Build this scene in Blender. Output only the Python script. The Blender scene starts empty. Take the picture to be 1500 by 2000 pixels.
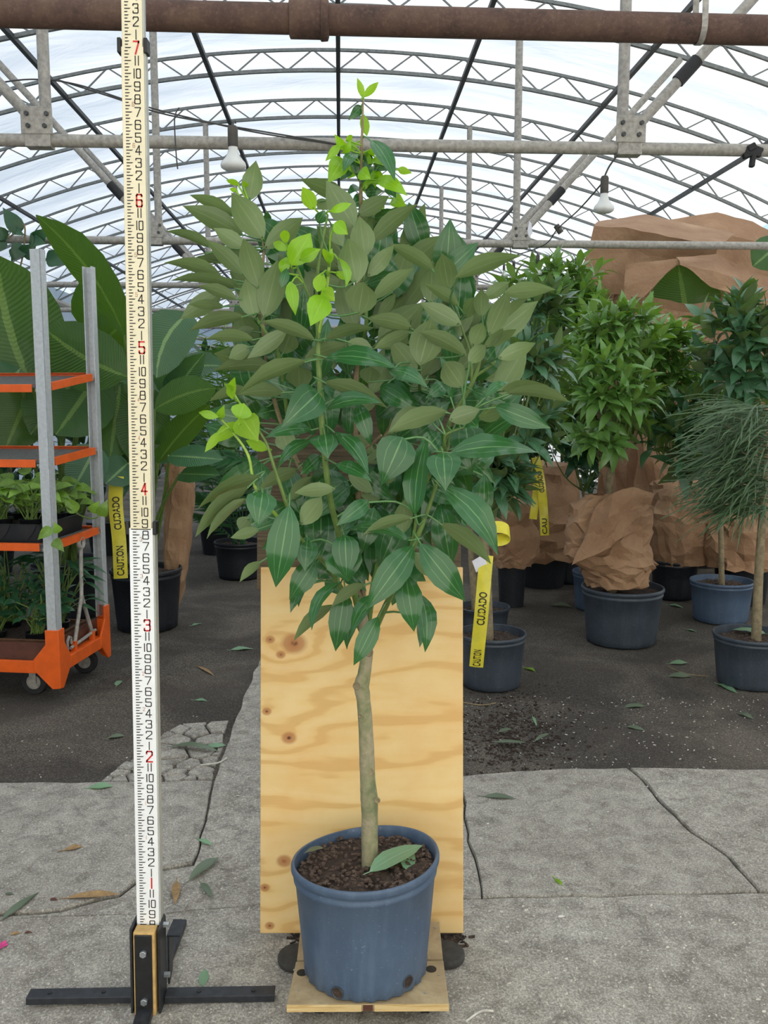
import bpy, bmesh, math, random
from mathutils import Vector, Matrix, noise
random.seed(11)
SC = bpy.context.scene
COL = SC.collection

# ------------------------------------------------------------------ camera, sky, sun, exposure
F = 1750.0                                   # focal length in pixels of the 1500x2000 frame
PITCH = math.atan(214.0 / F)
H = 1.407
cam_d = bpy.data.cameras.new('camera'); cam = bpy.data.objects.new('camera', cam_d); COL.objects.link(cam)
cam_d.sensor_fit = 'VERTICAL'; cam_d.sensor_height = 36.0; cam_d.sensor_width = 27.0
cam_d.lens = 36.0 * F / 2000.0
cam_d.clip_start = 0.05; cam_d.clip_end = 300
cam.location = (0, 0, H); cam.rotation_euler = (math.pi / 2 - PITCH, 0, 0)
SC.camera = cam

W = bpy.data.worlds.new('sky'); SC.world = W; W.use_nodes = True
nt = W.node_tree; nt.nodes.clear()
wo = nt.nodes.new('ShaderNodeOutputWorld'); bg = nt.nodes.new('ShaderNodeBackground')
sk = nt.nodes.new('ShaderNodeTexSky'); sk.sky_type = 'NISHITA'; sk.sun_disc = False
sk.sun_elevation = math.radians(26); sk.sun_rotation = math.radians(160); sk.dust_density = 3.0; sk.ozone_density = 1.4
bg.inputs[1].default_value = 0.16
nt.links.new(sk.outputs[0], bg.inputs[0]); nt.links.new(bg.outputs[0], wo.inputs[0])
sun_d = bpy.data.lights.new('sun', 'SUN'); sun = bpy.data.objects.new('sun', sun_d); COL.objects.link(sun)
sun_d.energy = 3.2; sun_d.angle = math.radians(3); sun_d.color = (1.0, 0.95, 0.87)
sun.rotation_euler = (math.radians(64), 0, math.radians(20))
SC.view_settings.view_transform = 'Standard'; SC.view_settings.look = 'None'
SC.view_settings.gamma = 1.0; SC.view_settings.use_curve_mapping = False
SC.view_settings.exposure = 0.72

# ------------------------------------------------------------------ pixel -> place
CP, SP = math.cos(PITCH), math.sin(PITCH)
CAM = Vector((0, 0, H))
def ray(x, y):
    dx = (x - 750.0) / F; dv = (1000.0 - y) / F
    return Vector((dx, CP + dv * SP, -SP + dv * CP))
def P(x, y, Y):
    d = ray(x, y); return CAM + d * (Y / d.y)
def G(x, y, z=0.0):
    d = ray(x, y); return CAM + d * ((z - H) / d.z)
def depth(p): return p.y * CP + (H - p.z) * SP
def R(a, b): return random.uniform(a, b)

# ------------------------------------------------------------------ materials
def lin(h):
    h = h.lstrip('#'); o = []
    for i in (0, 2, 4):
        c = int(h[i:i+2], 16) / 255.0
        o.append(c / 12.92 if c <= 0.04045 else ((c + 0.055) / 1.055) ** 2.4)
    return (o[0], o[1], o[2], 1.0)
class N:
    def __init__(s, name):
        s.m = bpy.data.materials.new(name); s.m.use_nodes = True
        s.t = s.m.node_tree; s.t.nodes.clear()
        s.out = s.t.nodes.new('ShaderNodeOutputMaterial')
        s.b = s.t.nodes.new('ShaderNodeBsdfPrincipled'); s.l(s.b.outputs[0], s.out.inputs[0])
    def n(s, typ, **kw):
        x = s.t.nodes.new('ShaderNode' + typ)
        for k, v in kw.items(): setattr(x, k, v)
        return x
    def l(s, a, b): s.t.links.new(a, b)
    def set(s, **kw):
        for k, v in kw.items(): s.b.inputs[k.replace('_', ' ')].default_value = v
    def coord(s, kind='Object', scale=None):
        c = s.n('TexCoord'); o = c.outputs[kind]
        if scale:
            mp = s.n('Mapping'); mp.inputs['Scale'].default_value = scale; s.l(o, mp.inputs[0]); o = mp.outputs[0]
        return o
    def noise(s, scale, detail=4, rough=0.55, co=None, dist=0.0):
        t = s.n('TexNoise'); t.inputs['Scale'].default_value = scale; t.inputs['Detail'].default_value = detail
        t.inputs['Roughness'].default_value = rough; t.inputs['Distortion'].default_value = dist
        if co is not None: s.l(co, t.inputs['Vector'])
        return t.outputs[0]
    def voro(s, scale, co=None, feature='F1', out='Distance'):
        t = s.n('TexVoronoi'); t.feature = feature; t.inputs['Scale'].default_value = scale
        if co is not None: s.l(co, t.inputs['Vector'])
        return t.outputs[out]
    def ramp(s, fac, stops):
        r = s.n('ValToRGB'); e = r.color_ramp.elements
        while len(e) < len(stops): e.new(0.5)
        for i, (p, c) in enumerate(stops):
            e[i].position = p; e[i].color = c if not isinstance(c, str) else lin(c)
        s.l(fac, r.inputs[0]); return r.outputs[0]
    def mix(s, fac, a, b, mode='MIX'):
        m = s.n('MixRGB'); m.blend_type = mode
        for i, v in enumerate((fac, a, b)):
            if isinstance(v, (int, float)): m.inputs[i].default_value = v if i == 0 else (v, v, v, 1)
            elif isinstance(v, str): m.inputs[i].default_value = lin(v)
            elif isinstance(v, tuple): m.inputs[i].default_value = v
            else: s.l(v, m.inputs[i])
        return m.outputs[0]
    def math(s, op, a, b=None):
        m = s.n('Math'); m.operation = op
        for i, v in enumerate((a, b)):
            if v is None: continue
            if isinstance(v, (int, float)): m.inputs[i].default_value = v
            else: s.l(v, m.inputs[i])
        return m.outputs[0]
    def bump(s, h, strength=0.3, dist=0.01):
        b = s.n('Bump'); b.inputs['Strength'].default_value = strength; b.inputs['Distance'].default_value = dist
        s.l(h, b.inputs['Height']); s.l(b.outputs[0], s.b.inputs['Normal'])
    def col(s, c):
        if isinstance(c, str): s.b.inputs['Base Color'].default_value = lin(c)
        elif isinstance(c, tuple): s.b.inputs['Base Color'].default_value = c
        else: s.l(c, s.b.inputs['Base Color'])
def plain(name, c, rough=0.5, metal=0.0, var=0.12, scale=30.0, spec=0.5, bump=0.0):
    n = N(name); co = n.coord()
    f = n.noise(scale, 4, 0.6, co)
    c = lin(c) if isinstance(c, str) else c
    lo = tuple(max(0, v * (1 - var)) for v in c[:3]) + (1,); hi = tuple(min(1, v * (1 + var)) for v in c[:3]) + (1,)
    n.col(n.ramp(f, [(0.3, lo), (0.7, hi)])); n.set(Roughness=rough, Metallic=metal)
    n.b.inputs['Specular IOR Level'].default_value = spec
    if bump: n.bump(f, bump, 0.004)
    return n.m
def leafmat(name, top, under, vein_top, vein_under, rough=0.35, trans=0.25, tcol=None, veins=True, lateral=False, spec=0.5, var=0.16):
    n = N(name); t = n.t
    geo = n.n('NewGeometry'); uv = n.coord('UV'); sep = n.n('SeparateXYZ'); n.l(uv, sep.inputs[0])
    du = n.math('ABSOLUTE', n.math('SUBTRACT', sep.outputs[0], 0.5))
    oi = n.n('ObjectInfo')
    nz = n.noise(9, 3, 0.6, n.coord('Object'))
    def shade(c):
        a = lin(c) if isinstance(c, str) else c
        d = tuple(v * (1 - var) for v in a[:3]) + (1,); u = tuple(min(1, v * (1 + var)) for v in a[:3]) + (1,)
        return n.ramp(n.math('ADD', n.math('MULTIPLY', nz, 0.6), n.math('MULTIPLY', oi.outputs['Random'], 0.4)), [(0.25, d), (0.75, u)])
    ct, cu = shade(top), shade(under)
    hgt = nz
    if lateral:
        wv = n.n('TexWave'); wv.inputs['Scale'].default_value = 9.0; wv.inputs['Distortion'].default_value = 1.2
        wv.bands_direction = 'Y'
        sk_ = n.n('CombineXYZ'); n.l(n.math('MULTIPLY', n.math('ADD', sep.outputs[1], n.math('MULTIPLY', du, -0.35)), 1.0), sk_.inputs[1]); n.l(sk_.outputs[0], wv.inputs['Vector'])
        ct = n.mix(n.math('MULTIPLY', wv.outputs[1], 0.22), ct, '#12301a'); cu = n.mix(n.math('MULTIPLY', wv.outputs[1], 0.22), cu, '#2b4a22')
        hgt = wv.outputs[1]
    if veins:
        v = n.math('LESS_THAN', du, 0.02 if not lateral else 0.035)
        if not lateral:
            v2 = n.math('LESS_THAN', n.math('ABSOLUTE', n.math('SUBTRACT', du, 0.235)), 0.010)
            v = n.math('MAXIMUM', v, n.math('MULTIPLY', v2, 0.75))
        v = n.math('MULTIPLY', v, 0.8)
        ct = n.mix(v, ct, vein_top); cu = n.mix(n.math('MULTIPLY', v, 0.8), cu, vein_under)
    c = n.mix(geo.outputs['Backfacing'], ct, cu)
    n.col(c)
    rg = n.n('MapRange'); rg.inputs[3].default_value = rough; rg.inputs[4].default_value = 0.62
    n.l(geo.outputs['Backfacing'], rg.inputs[0]); n.l(rg.outputs[0], n.b.inputs['Roughness'])
    n.b.inputs['Specular IOR Level'].default_value = spec
    n.b.inputs['Coat Weight'].default_value = 0.25; n.b.inputs['Coat Roughness'].default_value = 0.12
    if lateral: n.bump(hgt, 0.35, 0.006)
    tr = n.n('BsdfTranslucent')
    if tcol: tr.inputs[0].default_value = lin(tcol)
    else: n.l(c, tr.inputs[0])
    ms = n.n('MixShader'); ms.inputs[0].default_value = trans
    n.l(n.b.outputs[0], ms.inputs[1]); n.l(tr.outputs[0], ms.inputs[2]); n.l(ms.outputs[0], n.out.inputs[0])
    return n.m

M = {}
M['leaf'] = leafmat('cinnamon leaf', '#2f6436', '#74885a', '#74a064', '#93a272', 0.19, 0.17, '#6a9024')
M['lime'] = leafmat('young leaf', '#8fc52a', '#9ccb35', '#b4dc55', '#b9e060', 0.30, 0.42, '#a8d80e')
M['bgleaf'] = leafmat('glossy background leaf', '#4c7656', '#6c8054', '#6d9868', '#8a9c63', 0.26, 0.20, '#6d9a1e', veins=True)
M['bgleaf2'] = leafmat('light background leaf', '#6f9a50', '#84a45c', '#80a860', '#90a860', 0.25, 0.22, '#8cbc20', veins=False)
M['bop'] = leafmat('paddle leaf', '#3d6a46', '#3b6229', '#8db070', '#7fa050', 0.36, 0.24, '#6f9c14', lateral=True)
M['pothos'] = leafmat('pothos leaf', '#84ac48', '#8fb454', '#c0d060', '#a0c060', 0.35, 0.28, '#98c41c', veins=False, var=0.5)
M['darkleaf'] = leafmat('dark foliage', '#2f5a38', '#41602f', '#557a50', '#607a45', 0.35, 0.15, '#406014', veins=False)
M['weep'] = leafmat('narrow leaflet', '#35553c', '#465f3c', '#7da070', '#7da070', 0.3, 0.12, '#5a7a30', veins=False, var=.4)
M['pad'] = plain('dusty rubber', '#3d3b38', 0.8, var=0.35, scale=40)
M['palm'] = leafmat('palm leaflet', '#3e7048', '#4f7c3c', '#7da070', '#7da070', 0.35, 0.2, '#6a9a20', veins=False)
M['dryleaf'] = plain('dry leaf', '#9a7b52', 0.7, var=0.35, scale=60)
M['fadedleaf'] = leafmat('faded fallen leaf', '#5f6e58', '#6a7458', '#7c8870', '#7c8870', 0.55, 0.1, '#607a30')
M['greenleaf'] = leafmat('pale fallen leaf', '#7ea680', '#86ac84', '#9cbc98', '#9cbc98', 0.5, 0.2, '#80b060')
M['stem'] = plain('green stem', '#667f3c', 0.5, var=0.2, scale=40)
M['limestem'] = plain('lime stem', '#98b648', 0.45, var=0.15, scale=40)
M['twig'] = plain('brown twig', '#8a7a5c', 0.8, var=0.3, scale=60, bump=0.4)

def bark():
    n = N('mottled bark'); co = n.coord('Object')
    a = n.noise(16, 6, 0.65, co, 0.4); b = n.noise(70, 5, 0.7, co)
    st = n.n('Mapping'); st.inputs['Scale'].default_value = (1, 1, 0.35); n.l(co, st.inputs[0])
    c = n.noise(120, 4, 0.6, st.outputs[0])
    base = n.ramp(a, [(0.36, '#66704a'), (0.47, '#8c8c66'), (0.58, '#a89a80'), (0.75, '#8e8a62')])
    base = n.mix(n.math('MULTIPLY', n.ramp(b, [(0.45, (0, 0, 0, 1)), (0.7, (1, 1, 1, 1))]), 0.45), base, '#5d6040')
    base = n.mix(n.math('MULTIPLY', c, 0.25), base, '#b4aa90')
    n.col(base); n.set(Roughness=0.85); n.bump(n.mix(0.5, b, c), 0.5, 0.006); return n.m
M['bark'] = bark()
M['bgbark'] = plain('grey brown bark', '#8d7f63', 0.85, var=0.35, scale=35, bump=0.5)

def concrete():
    n = N('worn concrete'); co = n.coord('Object')
    big = n.noise(1.6, 5, 0.6, co); mid = n.noise(14, 6, 0.7, co, 0.6); fine = n.noise(120, 6, 0.75, co); sp = n.voro(95, co)
    base = n.ramp(mid, [(0.34, '#8a857b'), (0.50, '#bbb5aa'), (0.66, '#d6d0c4')])
    base = n.mix(n.ramp(big, [(0.38, (0, 0, 0, 1)), (0.72, (0.5, 0.5, 0.5, 1))]), base, '#75695d')
    base = n.mix(n.math('MULTIPLY', n.ramp(fine, [(0.42, (0, 0, 0, 1)), (0.66, (1, 1, 1, 1))]), 0.65), base, '#5f5a54')
    base = n.mix(n.math('MULTIPLY', n.ramp(n.noise(44, 4, 0.7, co), [(0.56, (0, 0, 0, 1)), (0.68, (1, 1, 1, 1))]), 0.42), base, '#c9c3b4')
    base = n.mix(n.math('LESS_THAN', sp, 0.10), base, '#cfcabb')
    g1 = n.noise(210, 2, 0.6, co); g2 = n.noise(150, 3, 0.6, n.coord('Object', (1.1, 0.9, 1)))
    base = n.mix(n.math('MULTIPLY', n.ramp(g1, [(0.44, (1, 1, 1, 1)), (0.56, (0, 0, 0, 1))]), 0.42), base, '#615c55')
    base = n.mix(n.math('MULTIPLY', n.ramp(g2, [(0.56, (0, 0, 0, 1)), (0.66, (1, 1, 1, 1))]), 0.5), base, '#e2ddd2')
    n.col(base); n.set(Roughness=0.92); n.bump(n.mix(0.5, mid, g1), 0.6, 0.006); return n.m
M['concrete'] = concrete()
def dirt():
    n = N('packed dark dirt'); co = n.coord('Object')
    big = n.noise(0.9, 5, 0.6, co, 0.3); mid = n.noise(11, 6, 0.7, co); fine = n.noise(90, 6, 0.8, co); sp = n.voro(60, co)
    base = n.ramp(big, [(0.35, '#37322e'), (0.5, '#544c44'), (0.68, '#6c6258')])
    base = n.mix(n.math('MULTIPLY', mid, 0.5), base, '#3c352e')
    base = n.mix(n.math('MULTIPLY', n.ramp(fine, [(0.5, (0, 0, 0, 1)), (0.68, (1, 1, 1, 1))]), 0.75), base, '#8f877a')
    base = n.mix(n.math('LESS_THAN', sp, 0.13), base, '#a59d8f')
    g1 = n.noise(130, 3, 0.65, co)
    base = n.mix(n.math('MULTIPLY', n.ramp(g1, [(0.52, (0, 0, 0, 1)), (0.64, (1, 1, 1, 1))]), 0.55), base, '#a39a8c')
    base = n.mix(n.math('MULTIPLY', n.ramp(n.noise(1.7, 4, 0.6, co, 0.6), [(0.42, (1, 1, 1, 1)), (0.60, (0, 0, 0, 1))]), 0.55), base, '#2c2724')
    n.col(base); n.set(Roughness=0.95); n.bump(n.mix(0.5, mid, fine), 0.9, 0.012); return n.m
M['dirt'] = dirt()
def soil():
    n = N('potting soil'); co = n.coord('Object')
    a = n.noise(60, 6, 0.75, co); b = n.voro(75, co)
    c = n.ramp(a, [(0.35, '#241b17'), (0.55, '#4a3a31'), (0.72, '#7a6555')])
    n.col(c); n.set(Roughness=0.95); n.bump(n.mix(0.5, a, b), 1.0, 0.012); return n.m
M['soil'] = soil()
M['clump'] = plain('bark mulch', '#5a4a40', 0.95, var=0.5, scale=50, bump=0.6)
def potmat(name, c, dust):
    n = N(name); co = n.coord('Object')
    st = n.n('Mapping'); st.inputs['Scale'].default_value = (1, 1, 0.12); n.l(co, st.inputs[0])
    a = n.noise(26, 6, 0.7, st.outputs[0]); b = n.noise(9, 5, 0.65, co); s = n.noise(160, 3, 0.5, co)
    f = n.math('MULTIPLY', n.ramp(a, [(0.48, (0, 0, 0, 1)), (0.72, (1, 1, 1, 1))]), 0.35)
    base = n.mix(n.math('MULTIPLY', b, 0.55), c, dust); base = n.mix(f, base, dust)
    base = n.mix(n.math('MULTIPLY', n.ramp(s, [(0.66, (0, 0, 0, 1)), (0.72, (1, 1, 1, 1))]), 0.3), base, '#a8b0b8')
    n.col(base); n.set(Roughness=0.46); n.bump(b, 0.12, 0.01); return n.m
M['pot'] = potmat('blue grey nursery plastic', '#3b4d66', '#6c8098')
M['pot_dark'] = potmat('dark nursery plastic', '#2c333d', '#545f6b')
M['pot_black'] = potmat('black nursery plastic', '#14161c', '#2c3038')
def ply():
    n = N('yellow pine plywood'); co = n.coord('Object')
    sep = n.n('SeparateXYZ'); n.l(co, sep.inputs[0])
    mp = n.n('Mapping'); mp.inputs['Scale'].default_value = (0.55, 1.0, 3.0); n.l(co, mp.inputs[0])
    # grain lines: horizontal bands bent around knots
    warp = n.noise(3.2, 3, 0.5, mp.outputs[0])
    z = n.math('ADD', n.math('MULTIPLY', sep.outputs[2], 1.0), n.math('MULTIPLY', warp, 0.35))
    knots = [(-0.180, 0.765), (-0.193, 0.515), (-0.205, 0.19), (-0.243, 0.775), (-0.252, 0.585), (-0.243, 0.02), (-0.256, 0.12), (-0.215, 0.735)]
    prox = None
    for i, (kx, kz) in enumerate(knots):
        d = n.n('VectorMath'); d.operation = 'DISTANCE'; cb = n.n('CombineXYZ'); n.l(sep.outputs[0], cb.inputs[0]); n.l(n.math('MULTIPLY', sep.outputs[2], 1.25), cb.inputs[2])
        n.l(cb.outputs[0], d.inputs[0]); d.inputs[1].default_value = (kx, 0, kz * 1.25)
        sc = (42 if i < 1 else (70 if i < 3 else 110))
        e = n.math('POWER', 2.718, n.math('MULTIPLY', d.outputs['Value'], -sc))
        e2 = n.math('POWER', 2.718, n.math('MULTIPLY', d.outputs['Value'], -14.0))
        z = n.math('ADD', z, n.math('MULTIPLY', e2, 0.10))
        prox = e if prox is None else n.math('MAXIMUM', prox, e)
    rings = n.math('SINE', n.math('MULTIPLY', z, 62.0))
    rn = n.ramp(n.math('ADD', n.math('MULTIPLY', rings, 0.5), 0.5), [(0.0, '#efcf92'), (0.7, '#ecc884'), (0.95, '#deb06a')])
    fg = n.n('Mapping'); fg.inputs['Scale'].default_value = (5, 5, 220); n.l(co, fg.inputs[0])
    fine = n.noise(2.2, 4, 0.6, fg.outputs[0])
    blot = n.noise(4.5, 5, 0.6, co)
    base = n.mix(n.math('MULTIPLY', n.ramp(blot, [(0.4, (0, 0, 0, 1)), (0.7, (1, 1, 1, 1))]), 0.5), rn, '#e3aa5e')
    base = n.mix(n.math('MULTIPLY', fine, 0.25), base, '#f0d49c')
    base = n.mix(n.ramp(prox, [(0.18, (0, 0, 0, 1)), (0.34, (0.75, 0.75, 0.75, 1)), (0.8, (1, 1, 1, 1))]), base, '#b4743f')
    base = n.mix(n.math('MULTIPLY', n.ramp(prox, [(0.62, (0, 0, 0, 1)), (0.8, (1, 1, 1, 1))]), n.ramp(n.noise(40, 3, 0.6, co), [(0.4, (0, 0, 0, 1)), (0.6, (1, 1, 1, 1))])), base, '#4a2412')
    n.col(base); n.set(Roughness=0.55); n.bump(fine, 0.12, 0.002); return n.m
M['ply'] = ply()
def oldply(name, a, b, c):
    n = N(name); co = n.coord('Object')
    mp = n.n('Mapping'); mp.inputs['Scale'].default_value = (4, 4, 90); n.l(co, mp.inputs[0])
    f = n.noise(2.0, 6, 0.7, mp.outputs[0], 0.5); g = n.noise(6, 4, 0.6, co)
    base = n.ramp(f, [(0.3, a), (0.5, b), (0.7, c)])
    base = n.mix(n.math('MULTIPLY', g, 0.4), base, a)
    n.col(base); n.set(Roughness=0.85); n.bump(f, 0.5, 0.004); return n.m
M['oldply'] = oldply('weathered plywood', '#463c2e', '#6c5d47', '#8c7b62')
M['platply'] = oldply('scuffed plywood', '#8f7a5c', '#b09a76', '#c8b48e')
M['plyedge'] = oldply('plywood edge', '#c29a5c', '#e0c48c', '#efdcae')
M['block'] = plain('pale wood edge', '#cda768', 0.6, var=0.2, scale=40)
M['blackpaint'] = plain('black paint', '#1c1c1e', 0.5, var=0.4, scale=60, bump=0.15)
M['blacksteel'] = plain('black steel', '#33353a', 0.45, 0.3, var=0.35, scale=50)
M['zinc'] = plain('zinc bolt', '#b8bcc0', 0.35, 0.8, var=0.15)
M['galv'] = plain('galvanised pipe', '#a39e96', 0.55, 0.15, var=0.30, scale=45)
M['galvdark'] = plain('weathered truss steel', '#7d807e', 0.6, 0.15, var=0.25, scale=40)
M['purlin'] = plain('dark purlin steel', '#4c4d4d', 0.6, 0.3, var=0.25, scale=30)
def rust():
    n = N('rusted iron pipe'); co = n.coord('Object')
    a = n.noise(8, 6, 0.7, co, 0.3); b = n.noise(70, 5, 0.7, co)
    c = n.ramp(a, [(0.3, '#463630'), (0.5, '#5e473d'), (0.7, '#705848')])
    c = n.mix(n.math('MULTIPLY', n.ramp(b, [(0.5, (0, 0, 0, 1)), (0.7, (1, 1, 1, 1))]), 0.5), c, '#866a5c')
    n.col(c); n.set(Roughness=0.8, Metallic=0.1); n.bump(b, 0.4, 0.004); return n.m
M['rust'] = rust()
M['orange'] = plain('orange enamel', '#e8621c', 0.38, var=0.12, scale=14)
M['alu'] = plain('brushed aluminium', '#c3c7ca', 0.36, 0.25, var=0.12, scale=60)
M['wire'] = plain('grey wire mesh', '#8f9092', 0.5, 0.5)
M['rubber'] = plain('black rubber', '#252426', 0.7, var=0.3)
M['deck'] = plain('brown deck board', '#5a3426', 0.6, var=0.3, scale=20)
M['tray'] = plain('black plastic tray', '#17181c', 0.4, var=0.3)
M['card'] = plain('brown cardboard', '#6d4a34', 0.8, var=0.25, scale=20)
M['rodwhite'] = plain('white enamel', '#fafbfc', 0.35, var=0.03)
M['rodcream'] = plain('yellowed enamel', '#efe4c4', 0.35, var=0.05, scale=8)
M['rodside'] = plain('rod side grey', '#b9bab5', 0.5, var=0.1)
M['inkblack'] = plain('black print', '#26231f', 0.6, var=0.1)
M['inkred'] = plain('red print', '#d8282c', 0.5, var=0.1)
M['inkfaint'] = plain('faint red print', '#d89a84', 0.6, var=0.1)
M['tape'] = plain('yellow plastic tape', '#ddd03a', 0.3, var=0.15, scale=10)
M['tag'] = plain('white plastic tag', '#e8e6ee', 0.5, var=0.05)
def paper():
    n = N('brown kraft paper'); co = n.coord('Object')
    a = n.noise(3, 5, 0.6, co); b = n.noise(22, 5, 0.65, co, 0.5)
    c = n.ramp(a, [(0.3, '#9a7456'), (0.6, '#b28d6c'), (0.8, '#c6a684')])
    n.col(c); n.set(Roughness=0.72); n.bump(b, 0.5, 0.02)
    tr = n.n('BsdfTranslucent'); tr.inputs[0].default_value = lin('#a8683c'); ms = n.n('MixShader'); ms.inputs[0].default_value = 0.10
    n.l(n.b.outputs[0], ms.inputs[1]); n.l(tr.outputs[0], ms.inputs[2]); n.l(ms.outputs[0], n.out.inputs[0]); return n.m
M['paper'] = paper()
M['bulb'] = plain('frosted white bulb', '#dfe0dd', 0.25, var=0.06)
M['socket'] = plain('dark socket', '#4a4640', 0.6, var=0.3)
M['cord'] = plain('grey cord', '#4a4a48', 0.7)
M['perlite'] = plain('white perlite', '#cfcac0', 0.9, var=0.3)
M['pink'] = plain('pink petal', '#e0408c', 0.6, var=0.2)
def film():
    n = N('translucent greenhouse film'); co = n.coord('Object')
    mp = n.n('Mapping'); mp.inputs['Scale'].default_value = (0.7, 2.2, 0.7); n.l(co, mp.inputs[0])
    w = n.noise(1.6, 4, 0.55, mp.outputs[0], 0.8)
    c = n.ramp(w, [(0.3, (0.72, 0.79, 0.80, 1)), (0.7, (0.86, 0.90, 0.89, 1))])
    b = n.n('Bump'); b.inputs['Strength'].default_value = 0.25; b.inputs['Distance'].default_value = 0.05; n.l(w, b.inputs['Height'])
    tr = n.n('BsdfTranslucent'); n.l(c, tr.inputs[0]); n.l(b.outputs[0], tr.inputs['Normal'])
    df = n.n('BsdfDiffuse'); df.inputs[0].default_value = (0.8, 0.82, 0.84, 1); n.l(b.outputs[0], df.inputs['Normal'])
    ms = n.n('MixShader'); ms.inputs[0].default_value = 0.18
    n.l(tr.outputs[0], ms.inputs[1]); n.l(df.outputs[0], ms.inputs[2]); n.l(ms.outputs[0], n.out.inputs[0]); n.t.nodes.remove(n.b); return n.m
M['film'] = film()

# ------------------------------------------------------------------ mesh helpers
ROOTM = {}
def rootinv(parent):
    p = parent
    while p is not None:
        if p.name in ROOTM: return ROOTM[p.name].inverted()
        p = p.parent
    return Matrix.Identity(4)
def tag(o, label=None, cat=None, group=None, kind=None):
    if label: o['label'] = label
    if cat: o['category'] = cat
    if group: o['group'] = group
    if kind: o['kind'] = kind
    return o
def thing(name, label, cat, at=(0, 0, 0), group=None, mat=None):
    o = bpy.data.objects.new(name, None); COL.objects.link(o); o.empty_display_size = 0.05
    m = mat if mat is not None else Matrix.Translation(Vector(at))
    o.matrix_world = m; ROOTM[o.name] = m.copy()
    return tag(o, label, cat, group)
def link(name, me, parent=None, mat=None, local=None):
    o = bpy.data.objects.new(name, me); COL.objects.link(o)
    if mat is not None and not me.materials: me.materials.append(mat)
    if parent is not None: o.parent = parent
    if local is not None: o.matrix_local = local
    return o
class MB:
    def __init__(s): s.v = []; s.f = []; s.uv = None
    def add(s, vs, fs):
        o = len(s.v); s.v += [Vector(v) for v in vs]; s.f += [tuple(i + o for i in f) for f in fs]; return s
    def box(s, c, size, rot=None):
        hx, hy, hz = size[0] / 2, size[1] / 2, size[2] / 2; c = Vector(c)
        vs = [Vector((x, y, z)) for x in (-hx, hx) for y in (-hy, hy) for z in (-hz, hz)]
        if rot is not None: vs = [rot @ v for v in vs]
        return s.add([c + v for v in vs], [(0, 1, 3, 2), (4, 6, 7, 5), (0, 4, 5, 1), (2, 3, 7, 6), (0, 2, 6, 4), (1, 5, 7, 3)])
    def bar(s, a, b, w, t, up=(0, 0, 1)):
        a, b = Vector(a), Vector(b); d = (b - a).normalized(); u = Vector(up)
        sd = d.cross(u)
        if sd.length < 1e-4: sd = d.cross(Vector((1, 0, 0)))
        sd.normalize(); u = sd.cross(d)
        vs = []
        for p in (a, b):
            for i, j in ((-1, -1), (1, -1), (1, 1), (-1, 1)): vs.append(p + sd * (i * w / 2) + u * (j * t / 2))
        return s.add(vs, [(3, 2, 1, 0), (4, 5, 6, 7), (0, 1, 5, 4), (1, 2, 6, 5), (2, 3, 7, 6), (3, 0, 4, 7)])
    def tube(s, pts, rad, seg=8, cap=True):
        pts = [Vector(p) for p in pts]; n = len(pts)
        if isinstance(rad, (int, float)): rad = [rad] * n
        d0 = (pts[1] - pts[0]).normalized()
        ref = Vector((0, 0, 1)) if abs(d0.z) < 0.9 else Vector((1, 0, 0))
        u = (ref - d0 * ref.dot(d0)).normalized(); vs = []
        for i in range(n):
            d = (pts[min(i + 1, n - 1)] - pts[max(i - 1, 0)]).normalized()
            u = (u - d * u.dot(d)).normalized(); w = d.cross(u)
            for k in range(seg):
                a = 2 * math.pi * k / seg; vs.append(pts[i] + (u * math.cos(a) + w * math.sin(a)) * rad[i])
        fs = [(i * seg + k, i * seg + (k + 1) % seg, (i + 1) * seg + (k + 1) % seg, (i + 1) * seg + k) for i in range(n - 1) for k in range(seg)]
        if cap: fs += [tuple(range(seg - 1, -1, -1)), tuple((n - 1) * seg + k for k in range(seg))]
        return s.add(vs, fs)
    def lathe(s, prof, c, seg=32, capb=False, capt=False, fn=None):
        c = Vector(c); vs = []; n = len(prof)
        for i, (r, z) in enumerate(prof):
            for k in range(seg):
                a = 2 * math.pi * k / seg; q = Vector((r * math.cos(a), r * math.sin(a), z))
                if fn: q = fn(q, a, i)
                vs.append(c + q)
        fs = [(i * seg + k, i * seg + (k + 1) % seg, (i + 1) * seg + (k + 1) % seg, (i + 1) * seg + k) for i in range(n - 1) for k in range(seg)]
        if capb: fs.append(tuple(range(seg - 1, -1, -1)))
        if capt: fs.append(tuple((n - 1) * seg + k for k in range(seg)))
        return s.add(vs, fs)
    def quad(s, a, b, c, d): return s.add([a, b, c, d], [(0, 1, 2, 3)])
    def prism(s, poly, off):
        poly = [Vector(p) for p in poly]; off = Vector(off); n = len(poly)
        return s.add(poly + [p + off for p in poly], [tuple(range(n - 1, -1, -1)), tuple(range(n, 2 * n))] + [(i, (i + 1) % n, n + (i + 1) % n, n + i) for i in range(n)])
    def build(s, name, mat, parent=None, smooth=False, local=False, bevel=0.0, angle=40, fix=False, uvs=None):
        inv = Matrix.Identity(4) if (local or parent is None) else rootinv(parent)
        me = bpy.data.meshes.new(name); me.from_pydata([inv @ v for v in s.v], [], s.f); me.update()
        if fix:
            bm = bmesh.new(); bm.from_mesh(me); bmesh.ops.recalc_face_normals(bm, faces=bm.faces); bm.to_mesh(me); bm.free()
        if uvs:
            ul = me.uv_layers.new(name='UVMap')
            for p in me.polygons:
                for li in p.loop_indices: ul.data[li].uv = uvs[me.loops[li].vertex_index]
        if smooth:
            me.polygons.foreach_set('use_smooth', [True] * len(me.polygons)); me.set_sharp_from_angle(angle=math.radians(angle))
        o = link(name, me, parent, mat)
        if bevel:
            b = o.modifiers.new('bevel', 'BEVEL'); b.width = bevel; b.segments = 2; b.limit_method = 'ANGLE'
        return o
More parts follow.
